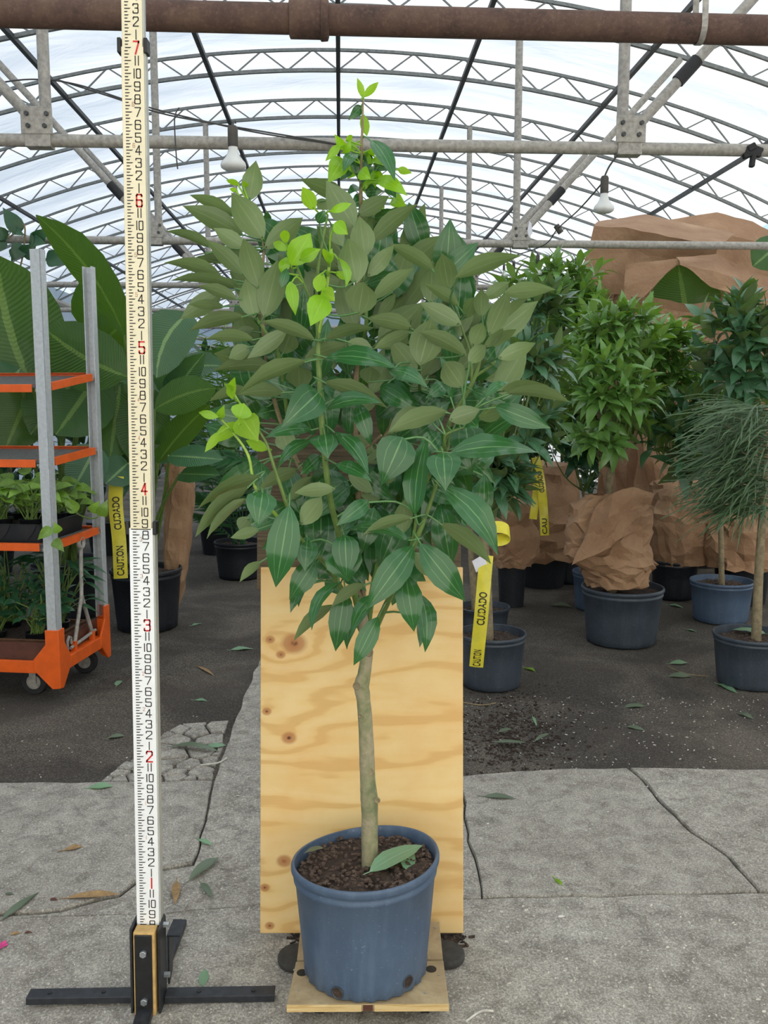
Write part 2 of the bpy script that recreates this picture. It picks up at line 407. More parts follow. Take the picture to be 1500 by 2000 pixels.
def spline(pts, k=6):
    pts = [Vector(p) for p in pts]; out = []
    for i in range(len(pts) - 1):
        p0 = pts[max(i - 1, 0)]; p1 = pts[i]; p2 = pts[i + 1]; p3 = pts[min(i + 2, len(pts) - 1)]
        for j in range(k):
            t = j / k
            out.append(0.5 * ((2 * p1) + (-p0 + p2) * t + (2 * p0 - 5 * p1 + 4 * p2 - p3) * t * t + (-p0 + 3 * p1 - 3 * p2 + p3) * t ** 3))
    out.append(pts[-1]); return out


# ------------------------------------------------------------------ THE GREENHOUSE
PHI = math.atan(85.0 / F)
CPH, SPH = math.cos(PHI), math.sin(PHI)
def GH(x, y, z): return Vector((x * CPH - y * SPH, x * SPH + y * CPH, z))
RA, RIDGE, HALF = 10.2, 4.13, 4.6
ZC = RIDGE - RA
def zb(x): return math.sqrt(RA * RA - x * x) + ZC          # bottom chord
DCH = 0.16
def zt(x): return math.sqrt((RA + DCH) ** 2 - x * x) + ZC
T0, TS = 6.58, 1.22
TRUSS_Y = [T0 + TS * k for k in range(-7, 17)]
Y_END, Y_BACK = TRUSS_Y[-1] + 0.3, TRUSS_Y[0] - 0.3
TIE_Z = 2.54
def structure(o, label=None): o['kind'] = 'structure'; o['label'] = label; return o if label else o

# film, puffed between the trusses
m = MB(); nx = 48; ys = []
for i in range(len(TRUSS_Y) - 1):
    for j in range(5): ys.append((TRUSS_Y[i] + TS * j / 5, math.sin(math.pi * j / 5)))
ys.append((TRUSS_Y[-1], 0)); ys.append((Y_END, 0)); ys.insert(0, (Y_BACK, 0))
vs = []
for (y, b) in ys:
    for i in range(nx + 1):
        x = -HALF + 2 * HALF * i / nx
        z = zt(x) + 0.035 + 0.07 * b * (1 - 0.25 * noise.noise(Vector((x * 0.9, y, 3.1)))) + 0.012 * noise.noise(Vector((x * 2, y * 2, 0)))
        vs.append(GH(x, y, z))
w = nx + 1
m.add(vs, [(r * w + i, r * w + i + 1, (r + 1) * w + i + 1, (r + 1) * w + i) for r in range(len(ys) - 1) for i in range(nx)])
structure(m.build('ceiling', M['film'], smooth=True), 'white translucent film stretched over the arched trusses')
ze = zt(HALF) + 0.035
for nm, sx in (('wall_left', -1), ('wall_right', 1)):
    m = MB(); n_ = 30
    for k in range(n_):
        y0 = Y_BACK + (Y_END - Y_BACK) * k / n_; y1 = Y_BACK + (Y_END - Y_BACK) * (k + 1) / n_
        m.quad(GH(sx * HALF, y0, -0.03), GH(sx * HALF, y1, -0.03), GH(sx * HALF, y1, ze), GH(sx * HALF, y0, ze))
    structure(m.build(nm, M['film']), 'white film side wall of the greenhouse')
for nm, yy in (('wall_back', Y_END), ('wall_front', Y_BACK)):  # unseen front wall set close behind the camera to brighten what faces it
    m = MB(); pts = [GH(-HALF, yy, -0.03)] + [GH(-HALF + 2 * HALF * i / 24, yy, zt(-HALF + 2 * HALF * i / 24) + 0.035) for i in range(25)] + [GH(HALF, yy, -0.03)]
    m.add(pts, [tuple(range(len(pts)))]); structure(m.build(nm, M['film']), 'white film end wall of the greenhouse')

# arched trusses: chords and zigzag web bars
ubar = MB(); ubar.box((0, 0, 0.5), (1, 1, 1)); ubar_me = bpy.data.meshes.new('web_bar')
ubar_me.from_pydata(ubar.v, [], ubar.f); ubar_me.materials.append(M['galvdark'])
def barmat(a, b, w, t):
    d = b - a; L = d.length; z = d.normalized(); y = GH(0, 1, 0).normalized(); x = y.cross(z).normalized(); y = z.cross(x)
    return Matrix(((x.x * w, y.x * t, z.x * L, a.x), (x.y * w, y.y * t, z.y * L, a.y), (x.z * w, y.z * t, z.z * L, a.z), (0, 0, 0, 1)))
nweb = 44
for k, y in enumerate(TRUSS_Y):
    root = thing('arch_truss', 'grey steel arched roof truss with zigzag web bars', None, GH(0, y, 0), 'arched roof trusses'); root['kind'] = 'structure'
    for nm, zf, wd in (('bottom_chord', zb, 0.027), ('top_chord', zt, 0.023)):
        m = MB(); pts = [GH(-HALF + 2 * HALF * i / 40, y, zf(-HALF + 2 * HALF * i / 40)) for i in range(41)]
        for i in range(40): m.bar(pts[i], pts[i + 1], wd, wd)
        m.build(nm, M['galvdark'], root)
    inv = ROOTM[root.name].inverted()
    near = 0 <= k - 6 <= 6
    m = MB()
    for i in range(nweb):
        x0 = -HALF + 2 * HALF * i / nweb; x1 = -HALF + 2 * HALF * (i + 1) / nweb
        a, b = (GH(x0, y, zb(x0)), GH(x1, y, zt(x1))) if i % 2 == 0 else (GH(x0, y, zt(x0)), GH(x1, y, zb(x1)))
        if near and -3.6 < x0 < 4.0: link('web_bar', ubar_me, root, local=inv @ barmat(a, b, 0.011, 0.011))
        else: m.bar(a, b, 0.011, 0.011)
    w_ = m.build('web_bars', M['galvdark'], root); w_['kind'] = 'stuff'
# purlins
for k, x in enumerate((0, -1.04, 1.04, -2.22, 2.22, -3.5, 3.5)):
    m = MB(); zz = zb(x) - 0.005
    m.bar(GH(x, TRUSS_Y[0], zz), GH(x, TRUSS_Y[-1], zz), 0.034, 0.034)
    o = structure(m.build('purlin', M['purlin']), 'dark steel purlin running the length of the roof' if x else 'dark steel ridge purlin under the crest of the roof')
    o['group'] = 'roof purlins' if x else 'ridge purlin'
# tie bars with posts, braces, gussets
tie_labels = {4: 'galvanised tie bar with taped braces above the small tree', }
for kk in range(-4, 17, 2):
    y = T0 + TS * (kk)
    if y > 22 or y < -4: continue
    root = thing('tie_bar_frame', 'galvanised tie bar with upright posts and slanted braces', None, GH(0, y, TIE_Z), 'tie bars below the trusses'); root['kind'] = 'structure'
    r = 0.028
    m = MB(); m.tube([GH(-HALF, y, TIE_Z), GH(HALF, y, TIE_Z)], r, 12); m.build('tie_pipe', M['galv'], root, smooth=True)
    for sx in (-1, 1):
        xp = 1.27 * sx
        m = MB(); m.tube([GH(xp, y, TIE_Z + 0.05), GH(xp, y, zb(xp))], 0.026, 10); m.build('post', M['galv'], root, smooth=True)
        xb = 2.42 * sx
        m = MB(); a = GH(xp + 0.07 * sx, y - 0.005, TIE_Z + 0.10); b = GH(xb, y, zb(xb) - 0.02); m.tube([a, b], 0.024, 10); br = m.build('brace', M['galv'], root, smooth=True)
        m = MB(); q0 = a.lerp(b, 0.16); q1 = a.lerp(b, 0.24); m.tube([q0, q1], 0.030, 10); m.build('tape_wrap', M['rubber'], br, smooth=True)
        # gusset plate with four bolts
        m = MB(); c = GH(xp + 0.03 * sx, y - 0.034, TIE_Z + 0.075)
        rot = Matrix.Rotation(PHI, 3, 'Z')
        m.box(c, (0.135, 0.006, 0.115), rot); m.box(GH(xp + 0.03 * sx, y, TIE_Z), (0.11, 0.066, 0.066), rot)
        g_ = m.build('gusset_plate', M['galv'], root, bevel=0.004)
        for (ox, oz) in ((-0.035, 0.02), (0.035, 0.02), (-0.04, 0.07), (0.045, 0.07)):
            m = MB(); p0 = GH(xp + 0.03 * sx + ox, y - 0.037, TIE_Z + oz + 0.03); m.tube([p0, p0 + GH(0, -0.012, 0)], 0.010, 6); m.build('bolt', M['purlin'], g_)
m = MB(); m.tube([GH(HALF - 0.05, Y_BACK, 3.0), GH(HALF - 0.05, Y_END, 3.0)], 0.06, 8); structure(m.build('trim_1', M['galv']), 'gutter pipe at the eave')
m = MB(); m.tube([GH(-HALF + 0.05, Y_BACK, 3.0), GH(-HALF + 0.05, Y_END, 3.0)], 0.06, 8); structure(m.build('trim_2', M['galv']), 'gutter pipe at the eave')

# ------------------------------------------------------------------ GROUND
DZ = -0.014
m = MB(); nx_, ny_ = 46, 120
vs = []
for j in range(ny_ + 1):
    for i in range(nx_ + 1):
        x = -HALF + 2 * HALF * i / nx_; y = Y_BACK + (Y_END - Y_BACK) * j / ny_
        vs.append(GH(x, y, DZ + 0.004 * noise.noise(Vector((x * 2, y * 2, 0)))))
m.add(vs, [(j * (nx_ + 1) + i, j * (nx_ + 1) + i + 1, (j + 1) * (nx_ + 1) + i + 1, (j + 1) * (nx_ + 1) + i) for j in range(ny_) for i in range(nx_)])
FLOOR = structure(m.build('floor', M['dirt'], smooth=True), 'dark packed dirt ground with worn concrete slabs')
def slab(pix, top=0.0, name='concrete_slab', jit=0.006, mat='concrete', world=False):
    pts = [Vector(p) if world else G(*p) for p in pix]; out = []
    n = len(pts)
    for i in range(n):
        a, b = pts[i], pts[(i + 1) % n]; L = (b - a).length; k = max(1, min(30, int(L / 0.05)))
        for j in range(k):
            p = a.lerp(b, j / k); q = noise.noise_vector(p * 9); p = p + Vector((q.x, q.y, 0)) * jit * 1.6; p.z = 0; out.append(p)
    c = sum(out, Vector()) / len(out)
    up = [Vector((p.x, p.y, top)) for p in out]
    ins = []
    for i, p in enumerate(out):
        a = out[i - 1]; b = out[(i + 1) % len(out)]; t = (b - a).normalized(); nn = Vector((t.y, -t.x, 0))
        ins.append(Vector((p.x, p.y, 0)) + nn * 0.003 + Vector((0, 0, top - 0.006)))
    low = [Vector((p.x, p.y, -0.03)) for p in ins]
    # winding: make sure up faces up
    area = sum(up[i].x * up[(i + 1) % len(up)].y - up[(i + 1) % len(up)].x * up[i].y for i in range(len(up)))
    if area < 0: return slab([tuple(p) for p in reversed(pts)], top, name, jit, mat, True)
    k = len(up); m = MB()
    m.add(up + ins + low, [tuple(range(k))] + [(i, k + i, k + (i + 1) % k, (i + 1) % k) for i in range(k)] + [(k + i, 2 * k + i, 2 * k + (i + 1) % k, k + (i + 1) % k) for i in range(k)])
    me_o = m.build(name, M[mat], FLOOR, local=True)
    return me_o
slab([(-700, 1532), (200, 1528), (413, 1524), (398, 1590), (384, 1660), (372, 1683), (318, 1694), (272, 1712), (232, 1742), (120, 1772), (-700, 1840)])
slab([(-700, 1850), (120, 1780), (236, 1750), (276, 1719), (320, 1700), (378, 1690), (390, 1662), (420, 1524), (462, 1400), (500, 1305), (540, 1230), (880, 1230), (895, 1500), (903, 1580), (912, 1640), (930, 1695), (940, 1751), (700, 1758), (505, 1764), (330, 1780), (60, 1788), (-700, 1910)], top=-0.003)
slab([(-900, 1925), (60, 1793), (330, 1785), (505, 1769), (700, 1763), (940, 1756), (1200, 1752), (1500, 1745), (2300, 1738), (2600, 3600), (-1500, 3600)], top=0.001)
slab([(905, 1516), (960, 1510), (1120, 1502), (1226, 1501), (1262, 1535), (1300, 1580), (1345, 1625), (1420, 1675), (1476, 1738), (1200, 1746), (945, 1749), (936, 1692), (918, 1640), (909, 1580)])
slab([(1234, 1501), (1500, 1505), (2300, 1520), (2300, 1733), (1484, 1737), (1428, 1672), (1352, 1622), (1306, 1576), (1268, 1531)], top=0.002)
# broken pale concrete between the slabs
random.seed(5)
reg = [G(*q) for q in ((196, 1524), (236, 1490), (290, 1464), (318, 1432), (352, 1410), (448, 1404), (436, 1450), (416, 1518))]
def clip(poly, a, n):
    out = []
    for i in range(len(poly)):
        p, q = poly[i], poly[(i + 1) % len(poly)]; dp, dq = (p - a).dot(n), (q - a).dot(n)
        if dp <= 0: out.append(p)
        if dp * dq < 0: out.append(p.lerp(q, dp / (dp - dq)))
    return out
seeds = []
while len(seeds) < 46:
    p = G(R(190, 450), R(1404, 1524))
    if all((p - s).length > .045 for s in seeds): seeds.append(p)
for s in seeds:
    poly = list(reg)
    for t in seeds:
        if t is not s and poly: poly = clip(poly, (s + t) / 2, (t - s).normalized())
    if len(poly) < 3: continue
    c = sum(poly, Vector()) / len(poly); poly = [c + (p - c) * R(.76, .86) for p in poly]
    if sum((poly[i] - c).cross(poly[(i + 1) % len(poly)] - c).length for i in range(len(poly))) > .0012: slab(poly, top=R(-.008, -.001), name='concrete_fragment', jit=.004, world=True)
# loose bits on the ground: one mass nobody could count
m = MB()
def bit(p, s):
    a = R(0, 6.28); c, s_ = math.cos(a), math.sin(a); l = s * R(0.8, 2.2); wd = s * R(0.5, 0.9); h = s * R(0.3, 0.6)
    vs = [p + Vector((c * i * l / 2 - s_ * j * wd / 2, s_ * i * l / 2 + c * j * wd / 2, k)) for k in (0, h) for i, j in ((-1, -1), (1, -0.8), (0.9, 1), (-0.8, 0.9))]
    m.add(vs, [(3, 2, 1, 0), (4, 5, 6, 7), (0, 1, 5, 4), (1, 2, 6, 5), (2, 3, 7, 6), (3, 0, 4, 7)])
for _ in range(330):
    x, y = R(900, 1500), 1360 + abs(random.gauss(0, 1)) * 110
    if y < 1960: bit(G(x, y, 0.0 if y > 1510 else -0.012), R(0.003, 0.006))
for _ in range(220): bit(G(R(0, 520), R(1380, 1990), 0.0), R(0.003, 0.005))
for _ in range(120): bit(G(R(930, 1500), R(1750, 1990), 0.001), R(0.003, 0.006))
b_ = m.build('perlite_bits', M['perlite']); tag(b_, 'scattered pale perlite crumbs and grit on the ground', 'grit', kind='stuff')
# dark spilled potting soil heap on the right of the board
m = MB()
for _ in range(900):
    x, y = random.gauss(1000, 60), random.gauss(1430, 40)
    if x > 903: bit(G(x, y, -0.012), R(0.004, 0.010))
o = m.build('spilled_soil', M['soil']); tag(o, 'dark potting soil spilled on the dirt beside the plywood board', 'soil', kind='stuff')

# ------------------------------------------------------------------ RUSTY PIPE overhead
YP = 3.45
def GPY(x, y, Y0):                      # a pixel on the plane across the greenhouse at axis distance Y0
    d = ray(x, y); nrm = GH(0, 1, 0); t = Y0 / d.dot(nrm); return CAM + d * t
pa = GPY(0, 30, YP); pb = GPY(1500, 53, YP)
zl = (pa.z + pb.z) / 2; pa.z = zl + 0.005; pb.z = zl - 0.005
dirp = (pb - pa).normalized()
root = thing('water_pipe', 'thick rusty iron pipe crossing below the roof with a coupling', 'pipe', pa)
m = MB(); m.tube([pa - dirp * 1.5, pb + dirp * 1.5], 0.052, 24); m.build('pipe_run', M['rust'], root, smooth=True)
c = pa.lerp(pb, 588 / 1500.0)
m = MB(); m.tube([c - dirp * 0.070, c - dirp * 0.066, c + dirp * 0.042, c + dirp * 0.046, c + dirp * 0.052, c + dirp * 0.070, c + dirp * 0.074], [0.058, 0.066, 0.066, 0.072, 0.072, 0.070, 0.058], 24); m.build('coupling', M['rust'], root, smooth=True)
c = pa.lerp(pb, 1362 / 1500.0); m = MB()
ring = []
for k in range(13):
    a = math.pi + math.pi * k / 12; ring.append(c + Vector((0, math.cos(a) * 0.0545, math.sin(a) * 0.0545)))
ring = [ring[0] + Vector((0, 0.02, 0.9))] + ring + [ring[-1] + Vector((0, -0.02, 0.9))]
for i in range(len(ring) - 1): m.bar(ring[i], ring[i + 1], 0.022, 0.003, up=(0, ring[i + 1].z - ring[i].z + 1e-5, -(ring[i + 1].y - ring[i].y) + 1e-5))
m.build('hanger_strap', M['galv'], root)

# ------------------------------------------------------------------ MEASURING ROD on its stand
random.seed(21)
FT = 0.3048; IN = FT / 12
rb = G(295, 1955); rt = P(262, 98, rb.y)
az = (rt - rb).normalized(); ay = Vector((0, 1, 0)); ax = ay.cross(az).normalized(); ay = az.cross(ax)
MR = Matrix(((ax.x, ay.x, az.x, rb.x), (ax.y, ay.y, az.y, rb.y), (ax.z, ay.z, az.z, rb.z), (0, 0, 0, 1)))
rod = thing('measuring_rod', 'tall telescoping leveling rod marked in feet and inches on black stand', 'measuring rod', mat=MR)
STROKES = {
 '0': [[(0, .1), (.1, 0), (.9, 0), (1, .1), (1, .9), (.9, 1), (.1, 1), (0, .9), (0, .1)]], '1': [[(.5, 0), (.5, 1)]],
 '2': [[(0, .78), (0, .92), (.12, 1), (.88, 1), (1, .9), (1, .66), (.05, .12), (0, 0), (1, 0)]],
 '3': [[(0, .82), (.0, .95), (.1, 1), (.9, 1), (1, .9), (.95, .6), (.85, .54), (.4, .54)], [(.85, .54), (1, .44), (1, .1), (.9, 0), (.1, 0), (0, .06), (0, .2)]],
 '4': [[(.68, 0), (.68, 1)], [(.62, 1), (0, .3), (1, .3)]],
 '5': [[(.95, 1), (0, 1), (0, .56), (.88, .56), (1, .46), (1, .1), (.9, 0), (.1, 0), (0, .08), (0, .2)]],
 '6': [[(.97, .84), (.97, .92), (.88, 1), (.12, 1), (0, .9), (0, .1), (.1, 0), (.9, 0), (1, .1), (1, .44), (.9, .54), (0, .54)]],
 '7': [[(0, 1), (1, 1), (.98, .9), (.35, 0)]],
 '8': [[(0, .1), (.1, 0), (.9, 0), (1, .1), (1, .44), (.9, .53), (.1, .53), (0, .44), (0, .1)], [(.1, .53), (.05, .62), (.05, .9), (.15, 1), (.85, 1), (.95, .9), (.95, .62), (.9, .53)]],
 '9': [[(1, .46), (.1, .46), (0, .56), (0, .9), (.1, 1), (.9, 1), (1, .9), (1, .1), (.9, 0), (.1, 0), (0, .08), (0, .18)]] }
def digit(m, ch, cx, cz, w, h, t, y):
    for st in STROKES[ch]:
        pts = [Vector((cx + (px - .5) * w, y, cz + (pz - .5) * h)) for px, pz in st]
        for a, b in zip(pts, pts[1:]):
            d = (b - a).normalized(); n = Vector((d.z, 0, -d.x)) * t / 2; a2, b2 = a - d * t * .45, b + d * t * .45
            m.quad(a2 + n, b2 + n, b2 - n, a2 - n)
secs = [(0.2, 3 * FT + 8.6 * IN, 0.052, 0.030, 'rodwhite'), (3 * FT + 8.4 * IN, 7 * FT + .1 * IN, 0.0465, 0.024, 'rodcream'), (7 * FT, 8 * FT, 0.0425, 0.018, 'rodcream')]
tick, nblack, nred, nfaint = MB(), MB(), MB(), MB()
for (z0, z1, w, th, mt) in secs:
    o = MB().box((0, th / 2 - 0.015, (z0 + z1) / 2), (w, th, z1 - z0)).build('rod_section', M[mt], rod, local=True, bevel=0.0015)
    MB().box((w / 2 + 0.001, th / 2 - 0.013, (z0 + z1) / 2), (0.004, th * .8, z1 - z0 - .002)).build('edge_strip', M['rodside'], o, local=True)
def secw(z):
    for (z0, z1, w, th, mt) in reversed(secs):
        if z >= z0: return w
    return secs[0][2]
yf = -0.0156
q = 29
while q * IN / 4 < 8 * FT - 0.003:
    z = q * IN / 4; w = secw(z); x0 = -w / 2 + .155 * w
    ln = {0: .29, 2: .22}.get(q % 4, .17) * w; t = 0.0021
    if z > .195: tick.add([(x0, yf, z - t / 2), (x0 + ln - .002, yf, z - t / 2), (x0 + ln + (0.001 if q % 4 == 0 else 0), yf, z + t / 2), (x0, yf, z + t / 2)], [(0, 1, 2, 3)])
    q += 1
for i in range(8, 96):
    z = i * IN; w = secw(z); cx = -w / 2 + .70 * w; k = i % 12
    if k == 0: digit(nred, str(i // 12), cx, z, .24 * w, .96 * IN, .0034, yf)
    else:
        s = str(k)
        if s == '10': digit(nblack, '1', cx - .13 * w, z, .2 * w, .70 * IN, .0021, yf); digit(nblack, '0', cx + .06 * w, z, .17 * w, .70 * IN, .0021, yf)
        elif s == '11': digit(nblack, '1', cx - .07 * w, z, .2 * w, .70 * IN, .0021, yf); digit(nblack, '1', cx + .07 * w, z, .2 * w, .70 * IN, .0021, yf)
        else: digit(nblack, s, cx, z, .24 * w, .70 * IN, .0021, yf)
for ft in range(1, 8):
    for off in (7.62, 4.38):
        z = ft * FT + off * IN; w = secw(z)
        if z < 8 * FT: digit(nfaint, str(ft), -w / 2 + .50 * w, z, .085 * w, .32 * IN, .0010, yf)
for m_, mt, nm in ((tick, 'inkblack', 'graduation_ticks'), (nblack, 'inkblack', 'inch_numerals'), (nred, 'inkred', 'foot_numerals'), (nfaint, 'inkfaint', 'small_foot_numerals')):
    o = m_.build(nm, M[mt], rod, local=True); o['kind'] = 'stuff'
for z, w in ((3 * FT + 8.6 * IN, 0.052), (7 * FT + .2 * IN, 0.0465)):
    for sx in (-1, 1):
        MB().box((sx * (w / 2 + .004), -0.004, z), (.008, .026, .030)).build('clip', M['blackpaint'], rod, local=True, bevel=.002)
# stand: wood block in a steel channel, four angle-iron legs
blk = MB().box((0, -0.036, .103), (.050, .034, .206)).build('wood_block', M['block'], rod, local=True, bevel=.004)
MB().box((-.001, -0.0545, .103), (.040, .004, .196)).build('black_face', M['blackpaint'], blk, local=True, bevel=.003)
for z in (.158, .040):
    MB().tube([(0, -.056, z), (0, -.064, z)], .0085, 6).build('bolt_head', M['zinc'], blk, local=True, bevel=.001)
MB().box((-.032, -.016, .105), (.006, .06, .21)).box((.032, -.016, .105), (.006, .06, .21)).box((0, .016, .105), (.064, .006, .21)).build('steel_channel', M['blacksteel'], rod, local=True, bevel=.002)
for z in (.20, .075):
    MB().tube([(.035, -.01, z), (.048, -.01, z)], .007, 6).build('side_bolt', M['zinc'], rod, local=True)
for nm, a, b in (('left', (-.036, 0.0, .022), (-.285, -.012, .022)), ('right', (.036, .0, .022), (.292, .012, .022)), ('front', (0, -.055, .02), (.02, -.33, .02)), ('back', (.0, .02, .022), (0, .30, .022))):
    a, b = Vector(a), Vector(b); m = MB(); d = (b - a).normalized(); sd = d.cross(Vector((0, 0, 1)))
    if sd.y > 0 : sd = -sd
    if nm in ('front', 'back'): sd = Vector((.03, 0, 0)).normalized()
    m.bar(a, b, .034, .004); m.bar(a + sd * .017 + Vector((0, 0, -.007)), b + sd * .017 + Vector((0, 0, -.007)), .004, .016)
    lg = m.build('leg', M['blacksteel'], rod, local=True, bevel=.001)
    for t in (.3, .8):
        c = a.lerp(b, t); MB().tube([c + Vector((0, 0, .0015)), c + Vector((0, 0, .004))], .0055, 8).build('hole_plug', M['blackpaint'], lg, local=True)
m = MB(); m.prism([(.036, .02, .150), (.036, .07, .150), (.036, .05, .045), (.036, .02, .03)], (.004, 0, 0)); m.prism([(.034, .02, .150), (.066, .02, .150), (.064, .06, .150), (.034, .07, .150)], (0, 0, .004))
m.build('brace_plate', M['blacksteel'], rod, local=True)

# ------------------------------------------------------------------ DOLLY: plywood platform and leaning plywood back
random.seed(22)
bl = P(508, 1826, 2.215); br_ = P(905, 1820, 2.215); tl = P(503, 1108, 2.345); tr_ = P(897, 1108, 2.345)
org = (bl + br_) / 2; org.z = 0
bx = (br_ - bl); bx.z = 0; bwid = bx.length; bx.normalize()
upv = ((tl + tr_) / 2 - (bl + br_) / 2); bh = upv.length; upv.normalize(); upv = (upv - bx * upv.dot(bx)).normalized(); nb = bx.cross(upv)
dolly = thing('plant_dolly', 'low plant dolly with plywood platform and tall leaning plywood back', 'dolly', org)
def board(name, x0, x1, z0, z1, t, off, mat, jag=False):
    me = MB().box(((x0 + x1) / 2, t / 2 + off, (z0 + z1) / 2), (x1 - x0, t, z1 - z0))
    o = me.build(name, M[mat], dolly, local=True, bevel=.002)
    base = (bl + br_) / 2 - org
    o.matrix_local = Matrix(((bx.x, nb.x * -1, upv.x, base.x), (bx.y, nb.y * -1, upv.y, base.y), (bx.z, nb.z * -1, upv.z, base.z), (0, 0, 0, 1)))
    return o
fb = board('back_panel', -bwid / 2, bwid / 2, 0, bh, .012, 0, 'ply')
ob = board('weathered_back_panel', -bwid / 2 - .012, bwid / 2 - .004, bh - .06, bh + .52, .015, .014, 'oldply')
ob['label'] = 'weathered grey brown plywood board'
for (px, py) in ((606, 1289), (653, 1288), (812, 1286), (620, 1455), (814, 1442), (815, 1603), (624, 1137), (806, 1125), (653, 1349), (555, 1476), (645, 1560), (654, 1574), (672, 1541)):
    d = ray(px, py); p0 = (bl + br_) / 2; t = (p0 - CAM).dot(nb) / d.dot(nb); c = CAM + d * t - org
    nn = nb if nb.y < 0 else -nb
    MB().tube([c, c + nn * .0015], R(.0028, .0036), 8).build('screw_head', M['blacksteel'], fb, local=True).matrix_local = fb.matrix_local.inverted()
# a dark saw cut in the right edge
d0 = [CAM + ray(x, y) * (((bl + br_) / 2 - CAM).dot(nb) / ray(x, y).dot(nb)) for x, y in ((802, 1248), (897, 1248))]
nn = nb if nb.y < 0 else -nb
o = MB().bar(d0[0] - org + nn * .0005, d0[1] - org + nn * .0005, .0022, .0012, up=nn).build('saw_cut', M['inkblack'], fb, local=True); o.matrix_local = fb.matrix_local.inverted()
# platform
PZ = 0.062
pf = [G(560, 1962, PZ), G(877, 1960, PZ)]
p1 = [G(578, 1878, PZ), G(866, 1876, PZ)]; p2 = [G(580, 1874, PZ), G(865, 1872, PZ)]; p3 = [G(588, 1806, PZ), G(858, 1800, PZ)]
def plat(name, a, b, c, d):
    q = [a, b, c, d]; m = MB(); m.prism([Vector((v.x, v.y, PZ - .018)) for v in q], (0, 0, .018)); return m.build(name, M['platply'], dolly, bevel=.0015)
plf = plat('platform_board', pf[0], pf[1], p1[1], p1[0]); plb = plat('platform_board', p2[0], p2[1], p3[1], p3[0])
m = MB(); e0 = pf[0] + Vector((0, -.0012, -.009)); e1 = pf[1] + Vector((0, -.0012, -.009)); m.bar(e0, e0.lerp(e1, .46), .0016, .0165); m.bar(e0.lerp(e1, .54), e1, .0016, .0165); m.build('edge_veneer', M['plyedge'], plf)
m = MB(); m.bar(e0.lerp(e1, .47), e0.lerp(e1, .53), .0018, .013); m.build('edge_notch', M['deck'], plf)
for (px, py) in ((842, 1893), (590, 1900)):
    c = G(px, py, PZ); MB().tube([c, c + Vector((0, 0, .001))], .013, 12).build('drain_hole', M['inkblack'], plf)
for (px, py) in ((575, 1895), (583, 1935), (850, 1812), (857, 1905), (830, 1940)):
    c = G(px, py, PZ); MB().tube([c, c + Vector((0, 0, .0015))], .003, 8).build('screw_head', M['zinc'], plf)
for (px, py, r) in ((580, 1866, .046), (870, 1860, .046)):
    c = G(px, py, 0.02); MB().lathe([(r, 0), (r + .003, .006), (r + .003, .016), (r, .021), (r * .6, .022)], (c.x, c.y, 0.003), 24, True, True).build('wheel_pad', M['pad'], dolly, smooth=True)
for x in (620, 832):
    a = G(x, 1992, .02); b = Vector((a.x, a.y + .34, .02)); MB().bar(a + Vector((0, .03, .012)), b + Vector((0, 0, .012)), .022, .022).bar(a + Vector((0, .05, 0)), a + Vector((0, .06, -.02)), .02, .02).build('runner', M['blacksteel'], dolly)
# supports from runners up to the leaning board
for sx in (-.12, .12):
    a = org + Vector((sx, .05, .034)); b = org + Vector((sx, 0.20, .85)); MB().bar(a, b + Vector((0, .0, 0)), .025, .025).build('back_strut', M['blacksteel'], dolly)

# ------------------------------------------------------------------ LEAF BUILDER
TS_ = (0, .07, .18, .36, .55, .74, .88, 1.0)
WS_ = {'n': (.03, .36, .72, .98, .96, .66, .30, 0.0), 'h': (.04, .60, .92, 1.0, .82, .50, .20, 0.0), 'b': (.05, .45, .82, 1.0, .98, .80, .48, 0.03)}
US_ = (-1, -.5, 0, .5, 1)
def leaf_geo(B, a, ntop, L, w, arch=.10, fold=.18, droop=0.0, prof='n', wave=.03, twist=0.0, sbend=0.0):
    """grid of a leaf from base B along a, its upper side facing ntop"""
    s = a.cross(ntop).normalized(); vs, uv = [], []
    ph = R(0, 6.28)
    for t, pw in zip(TS_, WS_[prof]):
        c = B + a * (L * t) + ntop * (arch * L * 4 * t * (1 - t)) - ntop * (droop * L * t * t) + s * (sbend * L * 4 * t * (1 - t))
        tw = twist * (t - .3); st = s * math.cos(tw) + ntop * math.sin(tw); nt_ = ntop * math.cos(tw) - s * math.sin(tw)
        for u in US_:
            h = fold * abs(u) * pw * w / 2 + (wave * w * math.sin(ph + t * 9 + u * 2) * abs(u) * pw)
            vs.append(c + st * (u * pw * w / 2) + nt_ * h); uv.append(((u + 1) / 2, t))
    n = len(US_); fs = [(r * n + i, r * n + i + 1, (r + 1) * n + i + 1, (r + 1) * n + i) for r in range(len(TS_) - 1) for i in range(n - 1)]
    # orientation: face normal must follow ntop
    f = fs[len(fs) // 2]; nn = (vs[f[1]] - vs[f[0]]).cross(vs[f[3]] - vs[f[0]])
    if nn.dot(ntop) < 0: fs = [tuple(reversed(f)) for f in fs]
    return vs, fs, uv
def add_tube(vs, fs, uv, pts, r0, r1, seg=5):
    m = MB(); k = len(pts); m.tube(pts, [r0 + (r1 - r0) * i / (k - 1) for i in range(k)], seg, False); o = len(vs)
    vs += m.v; fs += [tuple(i + o for i in f) for f in m.f]; uv += [(.5, .5)] * len(m.v)
